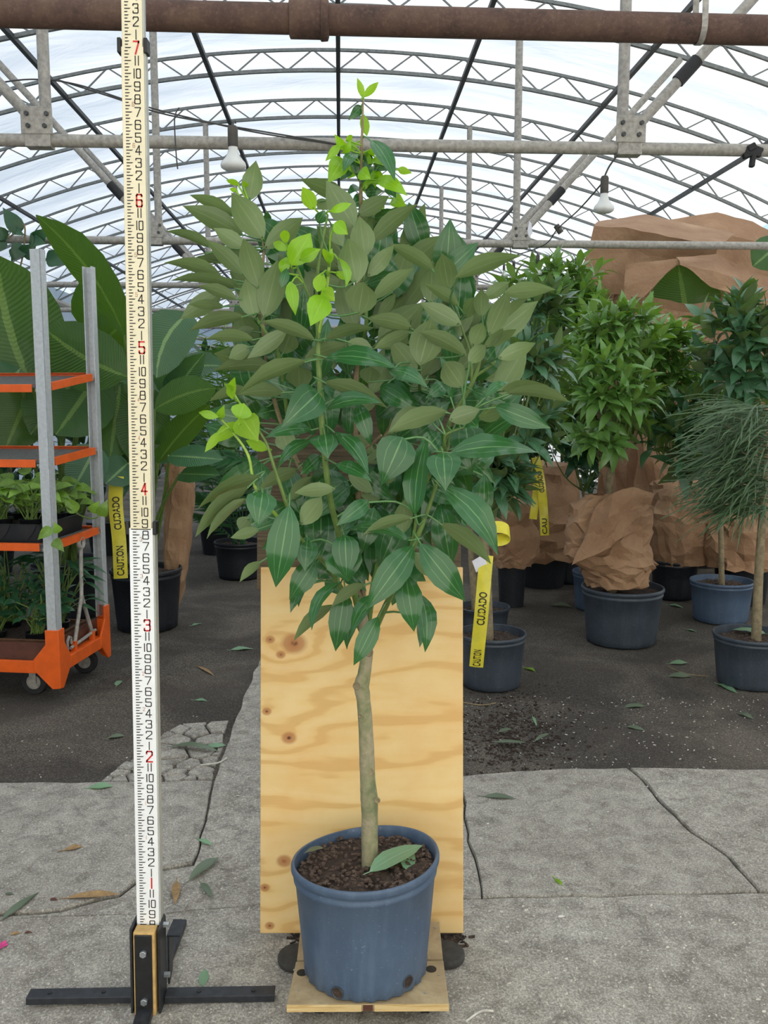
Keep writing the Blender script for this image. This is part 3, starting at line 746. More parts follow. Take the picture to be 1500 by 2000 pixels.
def traced(parent, name, bx, by, tx, ty, wpx, kind, Y, mat, attach=None, dY=None, prof='n', ratio=.36, arch=None, pet=.0017, fold=.18, sbend=0.0):
    B = P(bx, by, Y)
    up = ty < by
    if dY is None: dY = (R(-.06, -.01) if (kind == 'u') == up else R(-.03, .03))
    sc = depth(B) / F
    T = P(tx, ty, Y + dY * (1 if Y < 3 else 2.5))
    a = T - B; L = a.length; a.normalize()
    wa = wpx * sc; wa *= 1.12; wr = max(wa, ratio * L)
    roll = math.acos(min(1, wa / wr)) * .9
    v = (CAM - B).normalized(); n0 = (v - a * v.dot(a)).normalized(); s = a.cross(n0)
    base_n = -n0 if kind == 'u' else n0
    c1 = base_n * math.cos(roll) + s * math.sin(roll); c2 = base_n * math.cos(roll) - s * math.sin(roll)
    ntop = c1 if c1.z > c2.z else c2
    if arch is None: arch = R(.05, .11) if kind == 'u' else R(.10, .20)
    vs, fs, uv = leaf_geo(B, a, ntop, L, wr, arch=arch, fold=fold, prof=prof, wave=R(.02, .05), twist=R(-.35, .35), sbend=sbend)
    if attach is not None:
        mid = (B + attach) / 2 + Vector((0, 0, .004)) - a * min(.02, L * .12)
        add_tube(vs, fs, uv, spline([attach, mid, B + a * .006], 3), pet * 1.15, pet)
    m = MB(); m.v = vs; m.f = fs
    return m.build(name, mat, parent, smooth=True, angle=80, uvs=uv)

# ------------------------------------------------------------------ POTS
def pot(root, cx, cy, z0, rt, rbm, h, mat, soil_drop=.03, tilt=0.0, seg=104, holes=0, sag=0.0, soilmat='soil', clumps=260, squash=1.0):
    def fn(q, a, i):
        q = q.copy(); q.y *= squash
        q.z += tilt * q.x * (q.z / h) + sag * math.sin(2 * a + .6) * (q.z / h) ** 3
        if i <= 2: q *= 1; k = .022 * math.cos(a * 26) * (1 if i < 2 else .6); q.x *= 1 + k; q.y *= 1 + k
        return q
    d = rt - rbm
    prof = [(rbm * .96, 0), (rbm, .006), (rbm + d * .10, h * .10), (rbm + d * .12, h * .12), (rbm + d * .45, h * .5), (rbm + d * .74, h * .845), (rbm + d * .80 + rt * .012, h * .855), (rbm + d * .82 + rt * .014, h * .885), (rbm + d * .78, h * .898), (rbm + d * .80, h * .915), (rt * .985, h * .925), (rt * 1.012, h * .945), (rt * 1.012, h * .975), (rt, h * .995), (rt * .985, h), (rt * .965, h * .995), (rt * .955, h * .95), (rt * .94, h * .88), (rbm * 1.0, h * .6)]
    m = MB(); m.lathe(prof, (cx, cy, z0), seg, True, False, fn); p = m.build('pot', mat, root, smooth=True, angle=60)
    # soil surface
    m = MB(); zs = z0 + h - soil_drop; rs = rt * .945; rings = 10; vs = [Vector((cx, cy, zs + .004))]
    for r in range(1, rings + 1):
        for k in range(36):
            a = 2 * math.pi * k / 36; rr = rs * r / rings; x, y = rr * math.cos(a), rr * math.sin(a) * squash
            vs.append(Vector((cx + x, cy + y, zs + tilt * x + .012 * noise.noise(Vector((x * 22, y * 22, cx))) - (.006 if r == rings else 0))))
    fs = [(0, 1 + k, 1 + (k + 1) % 36) for k in range(36)]
    for r in range(rings - 1):
        for k in range(36): fs.append((1 + r * 36 + k, 1 + (r + 1) * 36 + k, 1 + (r + 1) * 36 + (k + 1) % 36, 1 + r * 36 + (k + 1) % 36))
    m.add(vs, fs); so = m.build('soil', M[soilmat], root, smooth=True, angle=80)
    if clumps:
        m = MB()
        for _ in range(clumps):
            a = R(0, 6.28); rr = rs * .96 * math.sqrt(R(0, 1)); s = R(.003, .008); x, y = rr * math.cos(a), rr * math.sin(a) * squash
            p0 = Vector((cx + x, cy + y, zs + tilt * x + R(0, .006))); rot = Matrix.Rotation(R(0, 6), 3, 'Z') @ Matrix.Rotation(R(-.6, .6), 3, 'X')
            m.box(p0, (s * R(.8, 2.2), s, s * .8), rot)
        c_ = m.build('soil_clumps', M['clump'], so); c_['kind'] = 'stuff'
    return p, zs

# ------------------------------------------------------------------ THE POTTED TREE
random.seed(23)
pcx = G(713, 1930, PZ).x
PY = 1.997
base_c = Vector((P(714, 1900, PY).x, PY, PZ))
rimz = P(714, 1672, PY).z
tree = thing('potted_cinnamon_tree', 'tall potted tree with glossy leaves standing before the plywood board', 'potted tree', base_c)
sc_ = depth(Vector((0, PY, rimz))) / F
ptm, soilz = pot(tree, base_c.x, PY, PZ + .001, 143 * sc_, 119 * sc_, rimz - PZ, M['pot'], .022, tilt=.075, sag=.004, clumps=420, squash=.90)
for (px, py) in ((660, 1938), (796, 1916)):
    rs_ = 121 * sc_; yy = PY
    for _ in range(6):
        c = P(px, py, yy); ux_ = c.x - base_c.x; yy = PY - .90 * math.sqrt(max(.001, rs_ * rs_ - ux_ * ux_))
    nrm = Vector((ux_, (yy - PY) / .81, 0)).normalized(); c = P(px, py, yy) - nrm * .002
    MB().tube([c - nrm * .004, c + nrm * .004], .0125, 14).build('drain_hole', M['soil'], ptm)
    ring = [c + nrm * .004 + (Vector((-nrm.y, nrm.x, 0)) * math.cos(t) + Vector((0, 0, 1)) * math.sin(t)) * .014 for t in [2 * math.pi * k / 14 for k in range(15)]]
    MB().tube(ring, .002, 5).build('hole_rim', M['pot_dark'], ptm, smooth=True)
# trunk
tp = [(723, 1690, 16.5), (722, 1640, 16), (722, 1590, 16), (721, 1560, 17), (718, 1520, 15), (716, 1460, 14.5), (713, 1400, 13.5), (709, 1360, 13.5), (706, 1340, 15), (711, 1318, 12.5), (715, 1290, 12), (716, 1266, 12), (712, 1240, 10.5), (708, 1200, 9)]
pts = [P(x, y, PY) for x, y, r in tp]; rad = [r * sc_ for x, y, r in tp]
sp_ = spline(pts, 4); rr = []
for i in range(len(sp_)):
    t = i / 4; k = min(int(t), len(rad) - 2); rr.append((rad[k] + (rad[k + 1] - rad[k]) * (t - k)) * (1 + .05 * noise.noise(sp_[i] * 60)))
MB().tube(sp_, rr, 16).build('trunk', M['bark'], tree, smooth=True)
trunk_top = pts[-3]
for (px, py, s) in ((720, 1274, 9), (723, 1507, 8), (737, 1563, 6), (697, 1340, 8), (703, 1398, 4)):
    c = P(px, py, PY - 11 * sc_); n_ = Vector((-.1, -1, .1)).normalized()
    m = MB(); m.lathe([(s * sc_, 0), (s * sc_ * .8, .004), (s * sc_ * .4, .002), (s * sc_ * .15, .001)], (0, 0, 0), 12, False, True); rot = n_.to_track_quat('Z', 'Y').to_matrix()
    m.v = [c + rot @ v for v in m.v]; m.build('knot', M['bgbark'], tree, smooth=True)
# branches: (pixel, Y, radius px)
BR = [
 ('stem', [(712, 1250, 2.05, 8), (690, 1150, 2.0, 7), (664, 1050, 1.93, 6.5), (648, 990, 1.90, 6.5), (637, 920, 1.88, 6), (628, 820, 1.87, 6), (622, 700, 1.87, 5.5), (620, 630, 1.87, 4.5), (606, 585, 1.87, 3.2), (576, 512, 1.87, 2.5)]),
 ('limestem', [(622, 650, 1.87, 4), (634, 600, 1.86, 3.2), (642, 530, 1.86, 3), (644, 500, 1.86, 2)]),
 ('stem', [(622, 690, 1.88, 4), (618, 600, 1.9, 3), (622, 520, 1.9, 3), (640, 420, 1.9, 2)]),
 ('stem', [(712, 1245, 2.04, 7), (650, 1120, 1.97, 5.5), (585, 1050, 1.86, 4.5), (560, 985, 1.84, 4), (535, 910, 1.83, 3.5), (520, 865, 1.83, 2.6), (495, 825, 1.83, 2)]),
 ('limestem', [(585, 1052, 1.86, 4), (505, 965, 1.82, 3.3), (485, 890, 1.82, 2.8), (455, 845, 1.82, 2.4), (428, 815, 1.82, 2)]),
 ('limestem', [(495, 830, 1.83, 2.2), (470, 790, 1.83, 2), (455, 765, 1.83, 1.6)]),
 ('stem', [(718, 1262, 2.04, 8), (755, 1180, 1.96, 6.5), (790, 1110, 1.88, 5.5), (815, 1050, 1.84, 5), (838, 990, 1.83, 4), (856, 930, 1.83, 3.5), (858, 885, 1.83, 2.5)]),
 ('stem', [(790, 1112, 1.88, 5), (803, 1070, 1.86, 4), (812, 1020, 1.85, 3), (810, 1000, 1.85, 2)]),
 ('stem', [(716, 1240, 2.06, 8), (740, 1100, 2.06, 7), (800, 1000, 2.04, 6), (860, 880, 2.0, 6), (880, 820, 1.98, 5), (910, 770, 1.97, 5), (930, 730, 1.97, 4.5), (940, 690, 1.97, 3), (948, 650, 1.97, 2)]),
 ('stem', [(882, 820, 1.98, 4), (935, 815, 1.97, 3.6), (975, 780, 1.97, 3), (985, 770, 1.97, 2)]),
 ('stem', [(928, 735, 1.97, 4), (950, 720, 1.97, 3), (968, 708, 1.97, 2)]),
 ('stem', [(922, 745, 1.97, 3.5), (918, 690, 1.98, 3), (905, 650, 1.98, 2.2), (898, 625, 1.98, 1.8)]),
 ('twig', [(712, 1230, 2.08, 9), (705, 1100, 2.12, 8), (700, 950, 2.13, 7.5), (695, 800, 2.13, 7), (698, 650, 2.12, 6), (702, 520, 2.10, 5), (704, 420, 2.08, 4.5), (706, 300, 2.06, 3.2), (708, 240, 2.05, 2.4), (709, 195, 2.05, 1.6)]),
 ('twig', [(708, 1180, 2.08, 7), (640, 1020, 2.14, 6), (570, 880, 2.14, 5.5), (530, 760, 2.10, 5), (515, 650, 2.06, 4.5), (512, 560, 2.05, 4), (515, 490, 2.05, 3), (512, 470, 2.05, 2)]),
 ('stem', [(570, 880, 2.14, 5), (545, 700, 2.0, 4), (520, 650, 1.97, 3.5), (500, 620, 1.96, 3), (488, 590, 1.96, 2.5)]),
 ('twig', [(700, 950, 2.13, 6), (770, 820, 2.18, 5), (830, 700, 2.16, 4.5), (850, 600, 2.14, 4), (870, 540, 2.12, 3), (893, 500, 2.1, 2)]),
 ('stem', [(820, 760, 2.1, 4), (819, 710, 1.93, 4), (818, 660, 1.93, 2.5)]),
 ('stem', [(700, 700, 2.12, 4), (715, 640, 1.95, 4), (712, 560, 1.95, 3), (708, 480, 1.97, 2)]),
 ('twig', [(699, 760, 2.13, 5), (720, 1000, 2.1, 4), (700, 900, 2.0, 4), (735, 860, 1.92, 3), (745, 850, 1.9, 2)]),
 ('stem', [(880, 850, 1.98, 4), (872, 880, 1.9, 3.5), (870, 850, 1.86, 2.5), (905, 835, 1.86, 2)]),
]
bsamp = []
for (mt, pl) in BR:
    pts = [P(x, y, Y) for x, y, Y, r in pl]; sp_ = spline(pts, 5); rr = []
    for i in range(len(sp_)):
        t = i / 5; k = min(int(t), len(pl) - 2); r0, r1 = pl[k][3], pl[k + 1][3]; rr.append((r0 + (r1 - r0) * (t - k)) * .00102 * (1 + (.10 if i % 5 == 0 else 0)))
    MB().tube(sp_, rr, 8).build('branch', M[mt], tree, smooth=True)
    bsamp += sp_
LY = {0: 1.80, 1: 1.90, 2: 2.0, 3: 2.12, 4: 2.24}
def crop(ox, oy, s): return lambda u, v: (ox + u / s, oy + v / s)
A = (crop(320, 120, 3.0), 3.0); Bc = (crop(320, 550, 3.0), 3.0); Cc = (crop(700, 400, 3.3333), 3.3333); D = (crop(650, 800, 3.3333), 3.3333); E = (crop(460, 1080, 3.125), 3.125)
LEAVES = [
(A, [(1168,215,1133,95,35,'y',3),(1170,210,1258,120,40,'y',3),(1160,262,1080,345,55,'t',3),(1165,305,1190,440,50,'y',3),(1062,520,1000,425,45,'y',2),(1065,470,1105,432,28,'y',2),
 (1030,490,945,585,45,'y',2),(1060,545,1095,460,40,'y',2),(1050,570,960,715,105,'y',2),(1125,545,1050,650,60,'t',2),(1160,520,1145,710,125,'t',3),(1215,462,1355,705,85,'t',2),(1200,610,1185,750,85,'y',3),
 (1240,560,1290,612,55,'y',3),(1300,535,1360,600,42,'y',3),(1370,630,1455,655,40,'y',3),(1250,690,1430,790,75,'y',2),(1245,670,1240,745,40,'y',3),(1160,710,1235,625,30,'t',2),(1310,720,1360,800,60,'t',3),
 (1340,800,1425,855,72,'y',3),(1290,830,1255,875,42,'y',3),(1150,740,1070,790,40,'t',3),(1170,690,1220,800,60,'y',3),(1140,600,1075,690,70,'y',3),(1165,560,1230,600,60,'y',3),(1150,640,1215,690,75,'y',2),(1090,620,1030,700,60,'t',3),(1230,600,1330,640,60,'t',3),(1180,760,1290,760,70,'t',3),(1120,480,1040,540,55,'y',3),(1290,700,1350,740,60,'y',2),(1160,800,1090,860,70,'t',3),(1210,640,1300,690,70,'y',3),(1190,560,1240,520,40,'y',3),
 (500,815,540,580,112,'u',3),(445,725,365,695,30,'y',3),(435,760,385,745,25,'y',3),(465,740,482,708,35,'y',3),(585,1040,395,768,150,'u',2),(415,908,150,782,65,'u',3),(465,1020,108,845,108,'u',3),
 (475,1090,290,975,88,'u',2),(280,1090,10,995,52,'u',3),(470,1255,250,1045,88,'u',2),(345,1275,0,1180,66,'u',2),(410,1200,130,1178,30,'u',3),(560,1330,465,1035,125,'u',1),(430,1330,40,1285,50,'u',2),
 (430,1395,195,1315,66,'u',1),(440,1310,300,1285,36,'u',2),(340,1350,95,1510,112,'u',2),(355,1440,145,1425,52,'u',2),(530,1500,478,1275,122,'u',1),(590,1500,670,1160,145,'u',1),(590,1095,815,915,112,'u',2),
 (610,940,600,870,42,'t',4),(400,1080,460,1160,60,'u',3),(235,1120,350,1180,45,'u',3),(1085,820,800,690,90,'u',3),(1115,970,950,695,145,'u',2),(1135,900,1320,788,88,'u',2),(1215,1060,1490,835,95,'u',2),
 (1230,920,1400,880,70,'t',3),(1230,1010,1340,920,70,'t',4),(1180,1145,1145,905,132,'u',1),(1130,1300,1080,1035,166,'u',1),(1195,1260,1350,1075,86,'u',1),(1190,1310,1410,1240,76,'t',2),(1225,1395,1465,1210,80,'u',1),
 (1140,1485,1170,1290,168,'u',0),(980,950,1050,1085,80,'u',2),(900,810,960,870,60,'u',3),(1060,1310,740,1265,110,'u',3),(1030,1210,830,1190,62,'u',3),(1260,1490,1360,1360,62,'u',2),
 (885,870,812,735,78,'y',0),(900,945,945,872,60,'t',0),(975,880,1100,832,45,'y',0),(1000,945,1080,1015,75,'y',0),(745,1195,860,1005,132,'y',0),(800,1160,920,1098,72,'y',0),(715,1070,705,988,52,'y',0),(730,1105,640,1062,50,'y',0),
 (690,1240,722,1145,60,'y',1),(690,1325,722,1210,52,'t',0),(740,1290,772,1490,70,'y',0),(960,1185,935,1095,40,'y',0),(970,1185,985,1092,34,'y',0),(930,1235,898,1350,72,'y',0),(1000,1235,1082,1272,40,'y',0),
 (1020,1150,1065,1325,42,'y',0),(930,1335,1002,1405,82,'y',0)]),
(Bc, [(940,85,858,262,132,'y',0),(470,205,145,292,76,'u',1),(885,345,565,232,66,'u',0),(945,340,1230,270,56,'u',0),(720,285,490,450,92,'u',1),(530,345,250,335,60,'u',2),(500,380,380,450,82,'u',2),(420,300,530,275,50,'u',2),
 (840,465,430,665,76,'u',0),(640,500,285,525,82,'u',2),(705,650,432,662,72,'u',1),(480,620,265,702,60,'u',2),(795,630,790,497,140,'u',2),(700,425,745,290,122,'u',2),(820,465,1080,362,82,'u',1),(950,445,1372,512,92,'t',0),
 (935,590,1312,742,80,'u',0),(950,750,1280,712,70,'t',0),(1135,710,1215,962,92,'t',1),(907,650,690,852,190,'th',0),(870,870,590,918,70,'t',1),(690,870,735,1000,110,'u',2),(945,895,962,1040,170,'th',0),(1000,880,1200,1132,78,'t',0),
 (890,935,660,1102,56,'t',1),(920,1020,800,1132,82,'t',1),(1010,1070,1220,1172,72,'t',0),(790,1100,550,1222,72,'u',2),(1005,1215,765,1238,76,'u',0),(805,1425,925,1262,112,'u',0),(1200,1285,1010,1430,92,'t',0),(1400,912,1275,1192,212,'th',0),
 (575,1145,195,1335,66,'u',0),(500,1200,183,1498,66,'u',0),(490,1270,250,1510,48,'u',0),(580,1235,548,1438,162,'th',0),(500,1380,440,1452,82,'u',2),(560,1450,390,1502,60,'u',1),(745,1290,870,1140,62,'u',2),
 (450,790,555,938,152,'yh',0),(440,805,470,712,112,'y',0),(450,830,270,952,76,'y',0),(410,690,415,560,46,'y',0),(385,655,360,598,32,'y',0),(320,795,203,765,46,'y',0),(325,800,355,722,46,'y',0),(330,880,240,1000,50,'y',0),
 (610,985,480,930,62,'y',1),(1195,215,1458,278,76,'u',1),(1455,290,1220,385,62,'u',2),(1080,350,1240,432,102,'u',1),(1200,600,1215,498,112,'u',2),(1320,525,1500,602,62,'t',1),(1270,610,1500,722,132,'t',2),(1500,740,1310,892,112,'u',1),
 (935,600,1100,642,110,'t',2),(1230,1000,1100,910,92,'u',2),(1120,760,1250,700,60,'u',3),(1300,1000,1180,1060,80,'u',3),(1080,1120,1230,1240,80,'u',2),(620,760,540,780,80,'t',3),(760,780,640,700,90,'u',4),(1020,480,860,500,80,'u',3)]),
(Cc, [(490,425,195,255,86,'u',1),(590,555,545,315,132,'u',1),(630,480,1065,330,96,'u',0),(470,640,480,385,128,'u',2),(655,660,425,515,70,'u',1),(670,780,400,635,112,'u',0),(815,610,985,500,82,'u',1),(940,580,1288,552,92,'u',0),
 (800,735,800,545,92,'u',1),(700,740,760,600,92,'u',2),(850,850,980,565,116,'u',0),(920,760,1112,600,56,'u',1),(740,925,810,765,102,'u',0),(705,985,390,825,92,'u',0),(715,1030,830,910,92,'u',0),(820,930,945,805,72,'u',1),
 (910,1000,1155,900,96,'u',0),(870,930,1030,810,60,'u',1),(900,1000,975,880,92,'t',2),(680,1190,560,1020,152,'u',0),(400,1045,480,735,196,'u',0),(380,1090,210,880,132,'u',1),(350,805,65,745,86,'u',0),(340,830,95,942,72,'u',1),
 (600,1260,530,985,72,'t',1),(205,1080,455,1195,72,'t',0),(740,1210,960,1290,92,'t',1),(820,1255,982,1155,52,'t',0),(930,1215,1238,1175,58,'u',1),(960,1230,1385,1290,62,'u',0),(890,1310,1255,1455,126,'t',0),(590,1400,795,1330,112,'u',0),
 (435,1370,540,1340,92,'t',1),(580,1345,195,1480,112,'u',0),(780,1390,940,1340,92,'u',2),(700,1370,780,1455,120,'t',1),(150,1190,390,1340,120,'t',2),(560,1170,440,1260,90,'t',2),(460,1100,330,1220,90,'u',3),(500,1000,620,900,90,'u',3)]),
(D, [(760,285,1335,280,132,'t',0),(720,285,735,530,202,'th',0),(705,150,560,302,132,'t',1),(535,685,620,165,142,'t',0),(700,500,1075,952,152,'t',0),(700,740,1032,1008,92,'u',0),(568,872,862,1248,172,'t',0),(522,888,215,1305,176,'t',0),
 (530,930,687,1112,102,'u',1),(475,1075,530,1448,156,'t',0),(570,1200,600,1582,112,'t',1),(560,1380,565,1550,52,'t',1),(450,810,470,580,112,'u',1),(270,640,190,932,142,'t',1),(520,705,190,822,62,'u',0),(500,855,55,797,66,'t',0),
 (80,815,90,1112,162,'th',0),(865,100,905,428,205,'th',1),(900,330,1060,480,90,'t',3),(330,560,180,560,70,'u',2),(600,330,720,420,100,'u',3),(250,480,430,400,90,'u',2)]),
(E, [(330,-290,245,212,180,'t',0),(440,-100,422,110,130,'t',1),(490,40,328,287,132,'t',1),(410,200,335,367,62,'t',2),(460,170,385,332,42,'t',2),(640,-40,690,174,205,'t',0),(155,50,25,178,52,'u',0),(640,180,465,475,62,'t',0),
 (600,315,355,537,62,'u',1),(670,220,610,602,132,'t',1),(790,190,585,332,62,'u',0),(760,320,680,592,72,'t',2),(930,240,705,522,72,'t',0),(870,390,720,688,112,'t',0),(660,90,800,235,102,'t',2),(600,60,500,160,100,'t',2),(780,60,700,220,110,'t',3),(560,150,640,260,80,'t',3)]),
]
def nearest(p, lim=.16):
    best, bd = None, 9
    for q in bsamp:
        d = q - p; dd = d.length + max(0, d.z) * .6
        if dd < bd: bd, best = dd, q
    return best, bd
random.seed(24)
nleaf = 0
def place_leaf(x0, y0, x1, y1, w, k, Y, ratio=.36):
    B0 = P(x0, y0, Y); q, d = nearest(B0)
    if d > .05:                                  # slide the leaf in depth towards its twig
        Yn = Y + max(-.08, min(.08, (q.y - Y))) * .6; B0 = P(x0, y0, Yn); Y = Yn; q, d = nearest(B0)
    prof = 'h' if k.endswith('h') else 'n'; kind = k[0]
    mat = M['lime'] if kind == 'y' else M['leaf']
    kk = 't' if kind == 'y' and random.random() < .6 else ('u' if kind in 'yu' else 't')
    traced(tree, 'leaf', x0, y0, x1, y1, w, kk, Y, mat, attach=q, prof=prof, ratio=ratio, fold=R(.1, .28), pet=.0018 if d < .08 else .0022)
for ((cf, s), ls) in LEAVES:
    for (u0, v0, u1, v1, w, k, ly) in ls:
        x0, y0 = cf(u0, v0); x1, y1 = cf(u1, v1)
        place_leaf(x0, y0, x1, y1, w / s, k, LY[ly] + R(-.025, .025)); nleaf += 1
# leaves deeper in the crown
for _ in range(300 - nleaf - 4):
    while True:
        a = R(0, 6.28); r = math.sqrt(R(0.02, 1)); x, y = 725 + 265 * r * math.cos(a), 770 + 320 * r * math.sin(a)
        if y > 1000 and abs(x - 700) > 150: continue
        break
    Y = R(2.02, 2.32)
    ang = math.atan2(y - 950, (x - 715)) + R(-.7, .7)
    L = R(85, 130)
    if y > 880: ang = math.pi / 2 + R(-1.1, 1.1)
    place_leaf(x, y, x + L * math.cos(ang), y + L * math.sin(ang), L * R(.28, .5), 'u' if y < 820 and random.random() < .65 else 't', Y)
# the innermost leaves, crowded together
NB = len([o for o in tree.children if o.name.startswith('leaf')])
before = set(o.name for o in tree.children)
for _ in range(150):
    a = R(0, 6.28); r = math.sqrt(R(0.0, 1)); x, y = 720 + 230 * r * math.cos(a), 760 + 290 * r * math.sin(a)
    if y > 980 and abs(x - 700) > 120: continue
    ang = math.atan2(y - 950, (x - 715)) + R(-.8, .8); L = R(85, 130)
    if y > 860: ang = math.pi / 2 + R(-1.1, 1.1)
    place_leaf(x, y, x + L * math.cos(ang), y + L * math.sin(ang), L * R(.30, .5), 'u' if y < 780 and random.random() < .6 else 't', R(2.05, 2.3))
inner = [o for o in tree.children if o.name not in before]
vs, fs, uv = [], [], []
for o in inner:
    me = o.data; k = len(vs); vs += [v.co.copy() for v in me.vertices]; fs += [tuple(i + k for i in p.vertices) for p in me.polygons]; d = {}
    for l in me.loops: d[l.vertex_index] = tuple(me.uv_layers[0].data[l.index].uv)
    uv += [d[i] for i in range(len(me.vertices))]; bpy.data.objects.remove(o); bpy.data.meshes.remove(me)
m = MB(); m.v = vs; m.f = fs; o = m.build('inner_foliage', M['leaf'], tree, smooth=True, local=True, angle=80, uvs=uv); o['kind'] = 'stuff'
# leaves lying on the soil: loose things
def loose(name, label, pix_b, pix_t, wpx, z, mat, cat='leaf', group=None, kind='t', lift=.004, prof='n', pet=True, curl=.05, ratio=.2):
    B = G(pix_b[0], pix_b[1], z); T = G(pix_t[0], pix_t[1], z); a = T - B; L = a.length; a.normalize()
    vp = Vector((0, 0, 1))
    # width: pixels measured across the leaf in the picture, converted on the ground plane
    mid = ((pix_b[0] + pix_t[0]) / 2, (pix_b[1] + pix_t[1]) / 2); px = Vector((pix_t[0] - pix_b[0], pix_t[1] - pix_b[1])); pn = Vector((-px.y, px.x)).normalized() * wpx / 2
    w = (G(mid[0] + pn.x, mid[1] + pn.y, z) - G(mid[0] - pn.x, mid[1] - pn.y, z)); w = (w - a * w.dot(a)).length
    w = min(max(w * .8, .010), L * .42)
    n_ = Vector((R(-.1, .1), R(-.25, 0), 1)).normalized(); n_ = (n_ - a * n_.dot(a)).normalized()
    if kind == 'u': n_ = -n_
    vs, fs, uv = leaf_geo(B + Vector((0, 0, .003)), a, n_, L, w, arch=curl if kind == 't' else -curl, fold=.12 if kind == 't' else -.12, prof=prof, wave=.05, twist=R(-.3, .3))
    if pet: add_tube(vs, fs, uv, [B - a * .02 + Vector((0, 0, .004)), B + Vector((0, 0, .003)), B + a * .01 + Vector((0, 0, .004))], .0012, .0014)
    zmin = min(v.z for v in vs)
    for v in vs: v.z += z - zmin + .0005
    m = MB(); m.v = vs; m.f = fs
    o = m.build(name, mat, None, smooth=True, angle=80, uvs=uv); return tag(o, label, cat, group)
sz = soilz + .012
loose('fallen_leaf', 'pale green leaf lying across the soil in the big pot', (722, 1704), (826, 1652), 36, sz + .012, M['greenleaf'])
loose('fallen_leaf', 'small pale leaf under the larger one on the pot soil', (795, 1700), (800, 1655), 36, sz - .004, M['greenleaf'], pet=False, prof='h')
loose('fallen_leaf', 'dark shrivelled leaf on the soil by the pot rim', (630, 1655), (592, 1668), 36, sz + .002, M['fadedleaf'], pet=False, prof='h')

# ------------------------------------------------------------------ SHARED LEAF MESHES FOR THE BACKGROUND
random.seed(31)
def leafset(key, mat, w, n=4, prof='n', arch=(.04, .14), droop=(0, .25), fold=(.1, .3)):
    out = []
    for i in range(n):
        vs, fs, uv = leaf_geo(Vector((0, 0, 0)), Vector((1, 0, 0)), Vector((0, 0, 1)), 1.0, w * R(.85, 1.15), arch=R(*arch), droop=R(*droop), fold=R(*fold), prof=prof, wave=R(.02, .06), twist=R(-.4, .4))
        add_tube(vs, fs, uv, [Vector((-.12, 0, -.02)), Vector((0, 0, 0)), Vector((.05, 0, .01))], .012, .010, 4)
        me = bpy.data.meshes.new(key); me.from_pydata(vs, [], fs); me.update()
        ul = me.uv_layers.new(name='UVMap')
        for p in me.polygons:
            for li in p.loop_indices: ul.data[li].uv = uv[me.loops[li].vertex_index]
        me.polygons.foreach_set('use_smooth', [True] * len(me.polygons)); me.materials.append(M[mat]); out.append(me)
    return out
LS = {'glossy': leafset('leaf', 'bgleaf', .36), 'light': leafset('leaf', 'bgleaf2', .30, droop=(.05, .3)), 'pothos': leafset('leaf', 'pothos', .62, prof='h', droop=(.1, .4)),
      'round': leafset('leaf', 'darkleaf', .70, prof='h', droop=(.1, .35)), 'narrow': leafset('leaf', 'darkleaf', .16, droop=(.1, .5)), 'dark': leafset('leaf', 'darkleaf', .34)}
def frame(p, a, n, L):
    a = a.normalized(); n = (n - a * n.dot(a))
    if n.length < 1e-3: n = Vector((0, 1, 0)) - a * a.y
    n.normalize(); s = n.cross(a)
    return Matrix(((a.x * L, s.x * L, n.x * L, p.x), (a.y * L, s.y * L, n.y * L, p.y), (a.z * L, s.z * L, n.z * L, p.z), (0, 0, 0, 1)))
UPV = Vector((0, 0, 1))
def whorl(root, p, d, key, n, L, spread=1.0, inv=None, acc=None):
    d = d.normalized(); x = d.orthogonal().normalized(); y = d.cross(x); ph = R(0, 6.28)
    for i in range(n):
        az = ph + i * 2.399; out = x * math.cos(az) + y * math.sin(az)
        el = (.15 + .85 * i / max(1, n - 1)) * spread
        a = d * math.cos(el * 1.45) + out * math.sin(el * 1.45) + Vector((0, 0, -.25 * el))
        a.normalize(); nn = (d * .8 + UPV * .6 - out * .2)
        l = L * R(.75, 1.15) * (.7 + .3 * el); pos = p - d * (L * .35 * el) + out * L * .06
        mt = frame(pos, a, nn, l)
        if acc is not None: acc.append((random.choice(LS[key]), mt))
        else: link('leaf', random.choice(LS[key]), root, local=inv @ mt)
def join_leaves(name, acc, root):
    inv = rootinv(root); vs, fs, uv = [], [], []; mat = None
    for me, mt in acc:
        o = len(vs); mt = inv @ mt; vs += [mt @ v.co for v in me.vertices]; fs += [tuple(i + o for i in p.vertices) for p in me.polygons]
        d = {}
        for l in me.loops: d[l.vertex_index] = tuple(me.uv_layers[0].data[l.index].uv)
        uv += [d[i] for i in range(len(me.vertices))]; mat = me.materials[0]
    m = MB(); m.v = [Vector(v) for v in vs]; m.f = fs
    o = m.build(name, mat, root, smooth=True, local=True, angle=80, uvs=uv); o['kind'] = 'stuff'; return o
def bgpot(root_name, label, cat, cx, base_y, half, rim_y, mat, group=None, z=None, shape=.84, soil=True):
    z = DZ + .006 if z is None else z
    f = G(cx, base_y, z); r = half * depth(f) / F; Yc = f.y + r * .84
    c = P(cx, base_y, Yc); rz = P(cx, rim_y, Yc).z; x = P(cx, rim_y, Yc).x
    root = thing(root_name, label, cat, (x, Yc, z), group)
    p, zs = pot(root, x, Yc, z, r, r * shape, rz - z, M[mat], .035, seg=40, clumps=90)
    return root, Vector((x, Yc, zs)), r, Yc
def branch(root, pts, r0, r1, mat='bgbark', name='branch', seg=7):
    sp = spline(pts, 4); k = len(sp); MB().tube(sp, [r0 + (r1 - r0) * i / (k - 1) for i in range(k)], seg).build(name, M[mat], root, smooth=True); return sp
